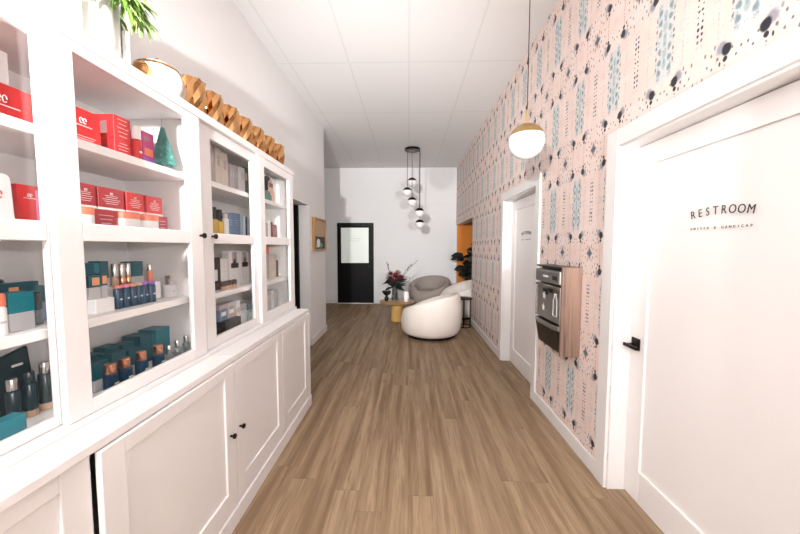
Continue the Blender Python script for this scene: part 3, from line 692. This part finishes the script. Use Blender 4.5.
for (a, b, m, h_, nm) in ((2.690, 2.738, 'mauve', .27, 'tall mauve box with red top behind the far pane'), (2.744, 2.806, 'cream', .20, 'cream box left of the peach one, third shelf'), (2.815, 2.885, 'cream', .205, 'peach cream box in the middle behind the far pane'), (2.892, 2.93, 'brownp', .15, 'short dark box at right behind the far pane')):
    carton('skincare_box', nm, 'box', G, a, b, UB, h_, -1.205, .06, m, [('lines', .3, .6, 3, 'wink')], [(.78, 1, 'coral')] if h_ > .25 else [])
G = 'boxes on the bottom shelf of the far cabinet'
tag(B().box(-.13, 0, 0, .19, 0, .09).build('display_riser', 'ink', None, (-1.135, 1.93, UF), bevel=.003), 'black riser block at left end of the far bottom shelf', 'riser')
for (a, b, z, h_, m, bm, nm) in ((1.935, 2.02, UF+.0905, .10, 'blue', 'mauve', 'blue box with grey picture top on the black riser'), (2.026, 2.112, UF+.0905, .10, 'mauve', 'grey', 'mauve box with grey picture top on the black riser'), (2.128, 2.175, UF, .19, 'cream', 'white', 'cream upright box right of the black riser'), (2.180, 2.262, UF, .155, 'white', 'grey', 'white box with grey top on the far bottom shelf'), (2.285, 2.355, UF, .135, 'aqua', 'teal_l', 'aqua box left of a paler aqua one'), (2.362, 2.435, UF, .115, 'aqua', 'blue_l', 'short pale aqua box at right behind the first pane')):
    carton('skincare_box', nm, 'box', G, a, b, z, h_, -1.17, .06, m, [('swatch', .2, .8, .3, .55, 'wink'), ('lines', .6, .75, 3, 'ink')], [(.72, 1, bm)])
for i, (a, b, m, h_, nm) in enumerate(((2.672, 2.712, 'mauve', .175, 'grey mauve book at the left behind the far pane, bottom shelf'), (2.716, 2.752, 'grey', .18, 'grey book second from left behind the far pane, bottom shelf'), (2.756, 2.806, 'white', .172, 'thick white book behind the far pane, bottom shelf'), (2.810, 2.846, 'blue_l', .178, 'pale blue book behind the far pane, bottom shelf'), (2.850, 2.896, 'grey', .17, 'grey book at the right end, far bottom shelf'))):
    book(nm, 'books on the far bottom shelf', a, b, UF, h_, -1.2, m, .12)

# ------------------------------------------------------------------ ON TOP OF THE CABINETS
# white planter on a wooden stand with a trailing plant
pl = thing('planter', 'white round planter on a white four-legged stand on top of the near cabinet', 'planter', (-1.27, 1.25, HT+.001))
B().lathe([(.085, .07), (.118, .075), (.125, .09), (.125, .30), (.121, .305), (.117, .30), (.117, .27), (.001, .265)], seg=40).build('pot', 'pot', pl, smooth=True)
for a in (45, 135, 225, 315):
    c_, s_ = math.cos(math.radians(a)), math.sin(math.radians(a))
    B().box(-.012, .012, -.014, .014, 0, .19, Matrix.Translation((c_*.140, s_*.140, 0)) @ Matrix.Rotation(math.radians(a), 4, 'Z')).build('leg', 'trim', pl, bevel=.003)
B().box(-.13, .13, -.012, .012, .045, .068, Matrix.Rotation(PI/4, 4, 'Z')).box(-.13, .13, -.012, .012, .045, .068, Matrix.Rotation(-PI/4, 4, 'Z')).build('crossbar', 'trim', pl, bevel=.002)
tp = thing('trailing_plant', 'green trailing plant with narrow leaves spilling from the white planter', 'plant', (-1.27, 1.25, HT+.271))
B().cyl(.112, -.002, .004, seg=24).build('soil', 'soil', tp)
lf = [B(), B()]; stm = B()
for i in range(44):
    a = random.uniform(-1.7, .8) if i < 34 else random.uniform(0, 2*PI)
    dr = Vector((math.cos(a), math.sin(a), 0)); ln = random.uniform(.10, .20); hang = random.uniform(-.04, .07)
    pts = [Vector((0, 0, .0))+dr*.03, dr*.08+Vector((0, 0, .07)), dr*.13+Vector((0, 0, .07)), dr*(.15+ln*.2)+Vector((0, 0, .03)), dr*(.16+ln*.3)+Vector((0, 0, -hang))]
    stm.tube(pts, .002, 5)
    for j in range(16):
        t = .25 + .75*j/15; q = t*(len(pts)-1); i0 = min(int(q), len(pts)-2); p = pts[i0].lerp(pts[i0+1], q-i0)
        d = (pts[i0+1]-pts[i0]).normalized() + Vector((random.uniform(-.7, .7), random.uniform(-.7, .7), random.uniform(-.3, .4)))
        lf[(i+j) % 2].leaf(p, d, random.uniform(.04, .065), random.uniform(.010, .016), .25)
o = stm.build('stems', 'leaf', tp)
lf[0].build('foliage', 'leaf', tp); lf[1].build('foliage', 'leaf_y', tp)
# gold ribbed vessels
def flute(r, a, z): return r*(1+.10*abs(math.sin(3.5*a+z*9))+.05*math.sin(5*a-z*26)-.05)
def gold_pot():
    rows = (0, .05, .10, .15, .195)
    def fn(r, a, z):
        if r < .066: return r
        k = round(a*8/PI); row = min(range(5), key=lambda i: abs(rows[i]-z))
        return r*(1 + (.085 if (k+row) % 2 else -.085))
    return B().lathe([(.067, 0), (.071, .05), (.075, .10), (.075, .15), (.071, .195), (.0605, .195), (.060, .12), (.056, .02), (.001, .016)], seg=16, fn=fn)
proto = gold_pot().build('gold_vase', 'gold', None, (-1.175, 1.745, HT+.001))
tag(proto, 'fluted gold vase standing next to the big white and gold bowl', 'vase', 'row of fluted gold vases on the cabinets')
for i, (y, nm) in enumerate(((1.905, 'second fluted gold vase from the white and gold bowl'), (2.085, 'third fluted gold vase from the white and gold bowl'), (2.262, 'fourth fluted gold vase from the white and gold bowl'), (2.44, 'fifth fluted gold vase, third from the far cabinet end'), (2.64, 'sixth fluted gold vase, second from the far cabinet end'), (2.84, 'last fluted gold vase, at the far cabinet end'))):
    dup(proto, (-1.175, y, HT+.001), nm, rz=.7*i+.4)
bw = thing('bowl', 'large white and gold lidded bowl on top of the near cabinet', 'bowl', (-1.19, 1.54, HT+.001))
def lobes(r, a, z): return r*(1+.03*math.cos(8*a))
B().lathe([(.06, 0), (.085, .01), (.108, .05), (.112, .085), (.098, .125), (.085, .14), (.001, .142)], seg=64, fn=lobes).build('body', 'goldw', bw, smooth=True)
B().lathe([(.088, .138), (.089, .145), (.07, .160), (.001, .172)], seg=48).build('lid', 'goldw', bw, smooth=True)
B().lathe([(.0895, .136), (.0915, .140), (.0895, .145)], seg=48, caps=False).build('rim', 'gold', bw, smooth=True)
B().ball((0, 0, .183), .014, 16, 10).build('lid_knob', 'gold', bw, smooth=True)
B().lathe([(.012, 0), (.03, .012), (.034, .03), (.022, .046), (.001, .05)], seg=20, m=Matrix.Translation((.02, -.090, .085)) @ Matrix.Rotation(PI/2, 4, 'X')).build('handle', 'gold', bw, smooth=True)

# ------------------------------------------------------------------ WALL PIECES
# framed picture on the left wall
fr = thing('framed_picture', 'deep oak shadow-box frame with a dark little photo, hung on the left wall', 'picture', (XL, 4.86, 1.44))
W_, H_ = .68, .515
B().box(.001, .05, 0, .022, 0, H_).box(.001, .05, W_-.022, W_, 0, H_).box(.001, .05, .022, W_-.022, 0, .022).box(.001, .05, .022, W_-.022, H_-.022, H_).build('frame', 'framewood', fr, bevel=.002)
B().box(.001, .03, .022, W_-.022, .022, H_-.022).build('mat_board', 'matboard', fr)
ph = B().box(.03, .033, .06, W_-.05, .03, .225).build('photo', 'ink', fr)
t = B()
B().prism([(.24+.10*math.cos(a*PI/8), .12+.07*math.sin(a*PI/8)) for a in range(16)], lambda u, v, w_: Vector((.033+w_, u, v)), .001).build('print_shape', 'wink', ph)
B().box(.033, .034, .30, .48, .05, .12).build('print_shape', 'sage', ph); B().box(.033, .0345, .12, .2, .05, .09).build('print_shape', 'blue_l', ph)
# bottle-filling station in a wooden surround
FY0, FY1, FX, FZ0, FZ1 = 2.30, 2.79, 1.098, .706, 1.355
fo = thing('bottle_filler', 'steel water bottle filling station boxed in weathered wood on the patterned wall', 'water fountain', (XR, FY0, FZ0))
wd = XR-FX; hh = FZ1-FZ0; ll = FY1-FY0
for q in (0, ll-.022): B().box(-wd if q == 0 else -wd+.052, -.001, q, q+.022, 0, hh).build('side_panel', 'reclaim', fo, bevel=.002)
B().box(-wd, -.001, .022, ll-.022, hh-.012, hh).build('surround_top', 'blackmetal', fo)
B().box(-wd+.05, -.002, .022, ll-.022, .005, hh-.013).build('back_box', 'steel_d', fo)
# front: header, recess, tray, lower cover
hb = B().box(-wd-.012, -wd+.05, .026, ll-.026, hh-.135, hh-.03).build('header_panel', 'steel', fo, bevel=.014)
B().box(-wd-.0135, -wd-.0115, .06, .135, hh-.10, hh-.07).build('display', 'ink', hb)
B().box(-wd-.0135, -wd-.0115, .21, .30, hh-.09, hh-.075).build('badge', 'wink', hb)
B().box(-wd-.004, -wd+.05, .024, .036, .22, hh-.15).box(-wd-.004, -wd+.05, ll-.036, ll-.024, .22, hh-.15).box(-wd-.006, -wd+.05, .024, ll-.024, hh-.175, hh-.148).build('recess_frame', 'steel', fo, bevel=.006)
rp = B().box(-wd+.010, -wd+.05, .036, ll-.036, .22, hh-.175).build('recess_panel', 'steel', fo, bevel=.003)
B().box(-wd-.03, -wd+.012, .17, .26, hh-.205, hh-.176).cyl(.012, hh-.225, hh-.205, x=-wd-.016, y=.215).build('spout', 'steel_d', fo, bevel=.003)
def icon(pts, yc, zc, s): return [(-wd+.0085, yc+p[0]*s, zc+p[1]*s) for p in pts]
t = B()
bp = [(-.5, -1.5), (-.5, .6), (-.25, .9), (-.25, 1.4), (.25, 1.4), (.25, .9), (.5, .6), (.5, -1.5), (-.5, -1.5)]
t.tube(icon(bp, .125, .36, .058), .0032, 5)
t.build('bottle_icon', 'wink', rp)
for (yc, zc, sz_) in ((.325, .405, .036), (.335, .305, .032)):
    pts = [(math.cos(PI/2+a*PI/5)*(1 if a % 2 == 0 else .45), math.sin(PI/2+a*PI/5)*(1 if a % 2 == 0 else .45)) for a in range(10)]
    B().prism([(yc+p[0]*sz_, zc+p[1]*sz_) for p in pts], lambda u, v, w_: Vector((-wd+.0085+w_*.5, u, v)), .003).build('splash_icon', 'wink', rp)
tr_ = B()
prof = [(.0, .026), (-.036, .034), (-.052, .11), (-.056, ll/2), (-.052, ll-.11), (-.036, ll-.034), (.0, ll-.026)]
tr_.prism(prof, lambda u, v, w_: Vector((-wd+.05+u*1.0-.02, v, .175+w_)), .035)
ty = tr_.build('drip_tray', 'steel', fo, bevel=.008)
B().prism([(p[0]*.8-.004, ll/2+(p[1]-ll/2)*.86) for p in prof], lambda u, v, w_: Vector((-wd+.05+u-.02, v, .2102+w_)), .002).build('tray_grille', 'steel_d', ty)
B().prism([(.0, .026), (-.006, .05), (-.008, ll/2), (-.006, ll-.05), (.0, ll-.026), (.05, ll-.024), (.05, .024)], lambda u, v, w_: Vector((-wd+u+.030*(1-w_/.168), v, .004+w_)), .168).build('lower_cover', 'steel_d', fo, bevel=.006)

# ------------------------------------------------------------------ LAMPS
def globe(name, x, y, z, r, cap, capfrac, parentless_label, cat, grp=None, cordtop=ZC, stem=0., cordmat='blackmetal', cordx=None):
    o = thing(name, parentless_label, cat, (x, y, z), group=grp)
    N = 20; k = int(N*capfrac)
    pr_ = [(max(1e-4, r*math.sin(PI*i/N)), -r*math.cos(PI*i/N)) for i in range(N+1)]
    cut = N - k
    B().lathe(pr_[:cut+1], seg=40).build('globe', 'opal', o, smooth=True)
    B().lathe([(a*1.012, b*1.006) for a, b in pr_[cut:]], seg=40).build('cap', cap, o, smooth=True)
    if stem: B().cyl(.008, r-.002, r+stem, seg=16).build('stem', cap, o, smooth=True)
    B().tube([(0, 0, r+stem-.002), (0, 0, cordtop-z)], .0032 if stem else .0035, 8).build('cord', cordmat, o, smooth=True)
    return o
g0 = globe('pendant_lamp', .852, 2.397, 2.264, .125, 'brass', .40, 'single white globe pendant with a brass cap hanging by the patterned wall', 'lamp', stem=.10, cordtop=ZC-.02)
B().lathe([(.06, ZC-.022-2.264), (.06, ZC-2.264-.001)], seg=32).build('canopy', 'brass', g0, smooth=True)
cl = thing('cluster_pendant', 'dark round ceiling canopy with five small globes hanging over the lounge', 'lamp', (.075, 6.80, ZC-.001))
B().lathe([(.155, -.045), (.160, -.04), (.160, -.006), (.155, 0)], seg=48).build('canopy', 'bronze', cl, smooth=True)
B().lathe([(.03, -.052), (.045, -.046), (.045, -.044)], seg=24).build('canopy_boss', 'brass', cl, smooth=True)
for (bx, by, bz) in ((.072, 6.90, 2.868), (-.028, 6.80, 2.650), (.070, 6.71, 2.432), (.226, 6.73, 2.215), (.238, 6.86, 1.985)):
    px, py = bx-.075, by-6.80; r_ = .100; N = 20; cut = 12
    pr_ = [(max(1e-4, r_*math.sin(PI*i/N)), bz-ZC-r_*math.cos(PI*i/N)) for i in range(N+1)]
    gl = B().lathe(pr_[:cut+1], px, py, seg=32).build('globe', 'opal', cl, smooth=True)
    B().lathe([(a*1.015, b+.001) for a, b in pr_[cut:]], px, py, seg=32).build('cap', 'blackmetal', gl, smooth=True)
    B().tube([(px, py, bz-ZC+r_-.003), (px, py, -.044)], .005, 8).build('cord', 'blackmetal', gl, smooth=True)

# ------------------------------------------------------------------ LOUNGE
def armchair(label, x, y, back_deg, mat, R0=.49, hb_=.735, hf=.40):
    o = thing('armchair', label, 'armchair', (x, y, 0), math.radians(back_deg), 'round barrel armchairs in the lounge')
    S = 64; b = B(); rings = []
    def top(a):
        t = max(0., (math.cos(a)+1)/2)**.58
        return hf + (hb_-hf)*t
    th = .13
    prof = [(.0, 'o', .0)]
    def ring(fr, fz):
        return [b.b.verts.new((fr(2*PI*i/S)*math.cos(2*PI*i/S), fr(2*PI*i/S)*math.sin(2*PI*i/S), fz(2*PI*i/S))) for i in range(S)]
    outer = [(.80, 0.), (.90, .04), (.965, .14), (1., .36), (1., .58), (.975, .80), (.945, .93)]
    for fr_, t in outer: rings.append(ring(lambda a, f=fr_: R0*f, lambda a, t=t: .045 + (top(a)-.045)*t))
    for dr_, dz in ((.10, -.006), (.30, .0), (.62, -.006), (.95, -.05)):
        rings.append(ring(lambda a, d=dr_: R0*.94 - th*d, lambda a, d=dz: top(a)+d))
    rings.append(ring(lambda a: R0*.94-th*1.12, lambda a: min(top(a)-.06, .34 + (top(a)-.34)*.5)))
    rings.append(ring(lambda a: R0*.94-th*1.1, lambda a: .30))
    rings.append(ring(lambda a: .02, lambda a: .30))
    for p, q in zip(rings, rings[1:]):
        for i in range(S): b.b.faces.new((p[i], p[(i+1) % S], q[(i+1) % S], q[i]))
    b.b.faces.new(list(reversed(rings[0]))); b.b.faces.new(rings[-1])
    sh = b.build('shell', mat, o, smooth=True, ang=70)
    r_ = R0*.94-th*1.13
    B().lathe([(r_*.93, .302), (r_*.99, .33), (r_*.99, .40), (r_*.93, .435), (r_*.7, .447), (.001, .45)], seg=48).build('seat_cushion', mat, o, smooth=True, ang=70)
    B().lathe([(R0*.76, 0), (R0*.80, .01), (R0*.80, .046)], seg=48).build('base', 'blackmetal', o, smooth=True)
    return o
armchair('cream armchair nearest the camera, its rounded back turned to us', .39, 5.42, -24, 'boucle', .515, .725, .39)
armchair('cream armchair behind the nearest one, half in the orange alcove', 1.16, 6.95, 10, 'boucle', .50, .79, .40)
armchair('taupe armchair by the back wall facing the coffee table', .54, 7.86, 66, 'taupe', .51, .77, .42)
# coffee table
ct = thing('coffee_table', 'round honey-wood coffee table on a drum base beside the armchairs', 'table', (-.225, 6.45, 0))
B().lathe([(.345, .375), (.36, .385), (.36, .405), (.345, .415)], seg=56).build('tabletop', 'oak', ct, smooth=True)
B().lathe([(.12, 0), (.125, .005), (.125, .37), (.12, .375)], seg=40).build('drum_base', 'oakdrum', ct, smooth=True)
TZ = .416
# bouquet in a glass vase
vs = thing('flower_vase', 'clear glass vase with dark red proteas and twigs on the coffee table', 'vase', (-.28, 6.48, TZ))
vs.scale = (1.25, 1.25, 1.28)
B().lathe([(.05, 0), (.056, .006), (.05, .10), (.042, .18), (.048, .22), (.044, .22), (.038, .18), (.046, .10), (.05, .012), (.001, .01)], seg=28).build('vase', 'clear', vs, smooth=True)
st = B(); lfv = B()
heads = [(.02, 0, .37, .075, 1), (-.09, .03, .34, .06, 0), (.10, -.04, .36, .06, 1), (-.02, -.07, .31, .06, 1), (.05, .06, .43, .055, 0), (-.06, -.03, .42, .05, 1), (.13, .05, .30, .05, 0)]
for (hx, hy, hz, hr, kd) in heads:
    st.tube([(hx*.1, hy*.1, .02), (hx*.4, hy*.4, .2), (hx, hy, hz)], .004, 6)
    f = B()
    for i in range(26):
        a = i*2.4; e = .25 + 1.15*(i/26); d = Vector((math.cos(a)*math.cos(e), math.sin(a)*math.cos(e), math.sin(e)))
        f.leaf((hx+d.x*.008, hy+d.y*.008, hz-.02), d, hr*1.25, hr*.42, -.1)
    f.build('protea_flower' if kd else 'pale_flower', 'protea' if kd else 'blush', vs)
for i in range(46):
    a = random.uniform(0, 2*PI); e = random.uniform(-.3, .9); p = Vector((math.cos(a)*.04, math.sin(a)*.04, random.uniform(.18, .34)))
    lfv.leaf(p, (math.cos(a)*math.cos(e), math.sin(a)*math.cos(e), math.sin(e)), random.uniform(.10, .20), random.uniform(.05, .08), .25, random.uniform(-1, 1))
for (tx, ty_, tz) in ((.34, .05, .60), (.24, -.06, .54), (-.12, .03, .56), (.30, .1, .36)):
    st.tube([(0, 0, .05), (tx*.35, ty_*.4, tz*.6), (tx, ty_, tz)], .0035, 5, .0015)
    for j in range(5):
        t = .6 + .1*j; lfv.leaf((tx*t, ty_*t, tz*(.45+.55*t)), (tx+random.uniform(-.3, .3), ty_+random.uniform(-.3, .3), tz*.8), .06, .016, .1)
st.build('stems', 'stem', vs); lfv.build('foliage', 'leaf_g', vs)
o = B().lathe([(.045, 0), (.052, .008), (.055, .10), (.055, .185), (.050, .19), (.046, .18), (.046, .02), (.001, .018)], seg=28).build('candle_vase', 'opal', None, (-.045, 6.34, TZ), smooth=True); tag(o, 'plain white cylinder vase beside the bouquet on the coffee table', 'vase')
bv = thing('small_vase', 'little black vase with dark leaves at the left of the bouquet', 'vase', (-.44, 6.40, TZ))
B().lathe([(.03, 0), (.045, .03), (.04, .07), (.02, .095), (.024, .11), (.001, .108)], seg=24).build('vase', 'blackmetal', bv, smooth=True)
t = B()
for i in range(14): t.leaf((0, 0, .1), (math.cos(i*2.4)*.55, math.sin(i*2.4)*.55, .9), .17, .075, .25, i*1.3)
t.build('leaves', 'leaf_d', bv)
# black end table between the front armchair and the papered wall
et = thing('end_table', 'black metal round side table between the near armchair and patterned wall', 'table', (1.05, 6.02, 0))
B().lathe([(.15, .525), (.155, .53), (.155, .545), (.15, .55)], seg=40).build('tabletop', 'blackmetal', et, smooth=True)
for i in range(6):
    a = i*PI/3+.3; B().tube([(.135*math.cos(a), .135*math.sin(a), .01), (.135*math.cos(a), .135*math.sin(a), .527)], .010, 8).build('leg', 'blackmetal', et, smooth=True)
B().lathe([(.125, 0), (.148, 0), (.148, .016), (.125, .016)], seg=40, caps=False).build('foot_ring', 'blackmetal', et, smooth=True)
# dark-leaved plant in the alcove
fp = thing('potted_plant', 'tall dark broad-leaved potted plant in front of the orange wall', 'plant', (1.50, 7.82, 0))
B().lathe([(.13, 0), (.15, .01), (.18, .36), (.185, .38), (.17, .38), (.165, .34), (.001, .335)], seg=32).build('pot', 'blackmetal', fp, smooth=True)
B().cyl(.163, .33, .345, seg=24).build('soil', 'soil', fp)
st = B(); lv_ = B()
tips = [(-.20, -.1, 1.30), (.05, .05, 1.52), (-.05, -.12, 1.12), (.14, -.1, 1.28), (-.12, .05, 1.0), (.0, -.05, 1.42)]
for (tx, ty_, tz) in tips:
    st.tube([(tx*.1, ty_*.1, .34), (tx*.35, ty_*.35, tz*.62), (tx, ty_, tz)], .013, 7, .006)
    for j in range(8):
        a = j*2.4 + tx*9; e = random.uniform(-.15, .6); t = .66 + .34*j/7
        lv_.leaf((tx*t, ty_*t, tz*t), (math.cos(a)*math.cos(e), math.sin(a)*math.cos(e), math.sin(e)), random.uniform(.20, .28), random.uniform(.13, .18), .35, random.uniform(-1.2, 1.2))
for (p, d) in (((-.20, -.1, 1.30), (-1, -.1, .12)), ((-.20, -.1, 1.26), (-1, .2, -.05)), ((-.12, .05, 1.0), (-.9, -.3, .0)), ((-.05, -.1, .86), (-.9, -.3, .1))):
    lv_.leaf(p, d, .29, .15, .2, -.9)
for k in range(3): st.tube([(.05*math.cos(k*2.1), .05*math.sin(k*2.1), .34), (.05*math.cos(k*2.1+.5), .05*math.sin(k*2.1+.5), 1.0)], .02, 8, .014)
st.build('stems', 'stem', fp); lv_.build('leaves', 'leaf_d', fp)

# ------------------------------------------------------------------ LIGHT
def spot(name, loc, tgt, power, size, blend, rad, col=(1, 1, 1)):
    l = bpy.data.lights.new(name, 'SPOT'); l.energy = power; l.spot_size = math.radians(size); l.spot_blend = blend; l.shadow_soft_size = rad; l.color = col
    o = bpy.data.objects.new(name, l); COL.objects.link(o); o.location = loc
    o.rotation_euler = (Vector(tgt)-Vector(loc)).to_track_quat('-Z', 'Y').to_euler()
    return o
for nm, loc, tgt, pw in (('flash_left', (-.75, -.7, 2.14), (.0, 8.4, 2.7), 900), ('flash_right', (.85, -.7, 1.70), (-.75, 8.4, 2.8), 420)):
    spot(nm + '_wide', loc, tgt, pw*(.16 if 'left' in nm else .20), 165, 1., .035, (1, .985, .97))      # spill of the flash head
    spot(nm + '_beam', loc, tgt, pw*(1.2 if 'left' in nm else 1.15), 58, 1., .035, (1, .985, .97))       # zoomed beam
ar = bpy.data.lights.new('added_bounce_fill', 'AREA'); ar.energy = 250; ar.size = .5; ar.color = (1, .985, .97)  # added fill behind the camera, bounced off the ceiling to lift the ambient light
ao = bpy.data.objects.new('added_bounce_fill', ar); COL.objects.link(ao); ao.location = (-1.1, -2.1, 2.3); ao.rotation_euler = (PI, 0, 0)
wd_ = bpy.data.worlds.new('daylight'); sc.world = wd_; wd_.use_nodes = True
bg = wd_.node_tree.nodes['Background']; bg.inputs[0].default_value = (.95, .97, 1, 1); bg.inputs[1].default_value = .5

# ------------------------------------------------------------------ CAMERA
cd = bpy.data.cameras.new('camera'); cd.sensor_width = 36; cd.sensor_fit = 'HORIZONTAL'; cd.lens = 36*320.29/800; cd.clip_start = .02
cam = bpy.data.objects.new('camera', cd); COL.objects.link(cam); sc.camera = cam
yaw, pitch, roll = -.0264, -.0625, .0014
f = Vector((math.sin(yaw)*math.cos(pitch), math.cos(yaw)*math.cos(pitch), math.sin(pitch))); rt = Vector((math.cos(yaw), -math.sin(yaw), 0)); up = rt.cross(f)
rt, up = math.cos(roll)*rt + math.sin(roll)*up, -math.sin(roll)*rt + math.cos(roll)*up
m = Matrix.Identity(4)
for i in range(3): m[i][0], m[i][1], m[i][2] = rt[i], up[i], -f[i]
m.translation = Vector((0, 0, 1.5)); cam.matrix_world = m
vs_ = sc.view_settings; vs_.view_transform = 'Standard'; vs_.look = 'None'; vs_.exposure = 0.; vs_.gamma = 1; vs_.use_curve_mapping = False
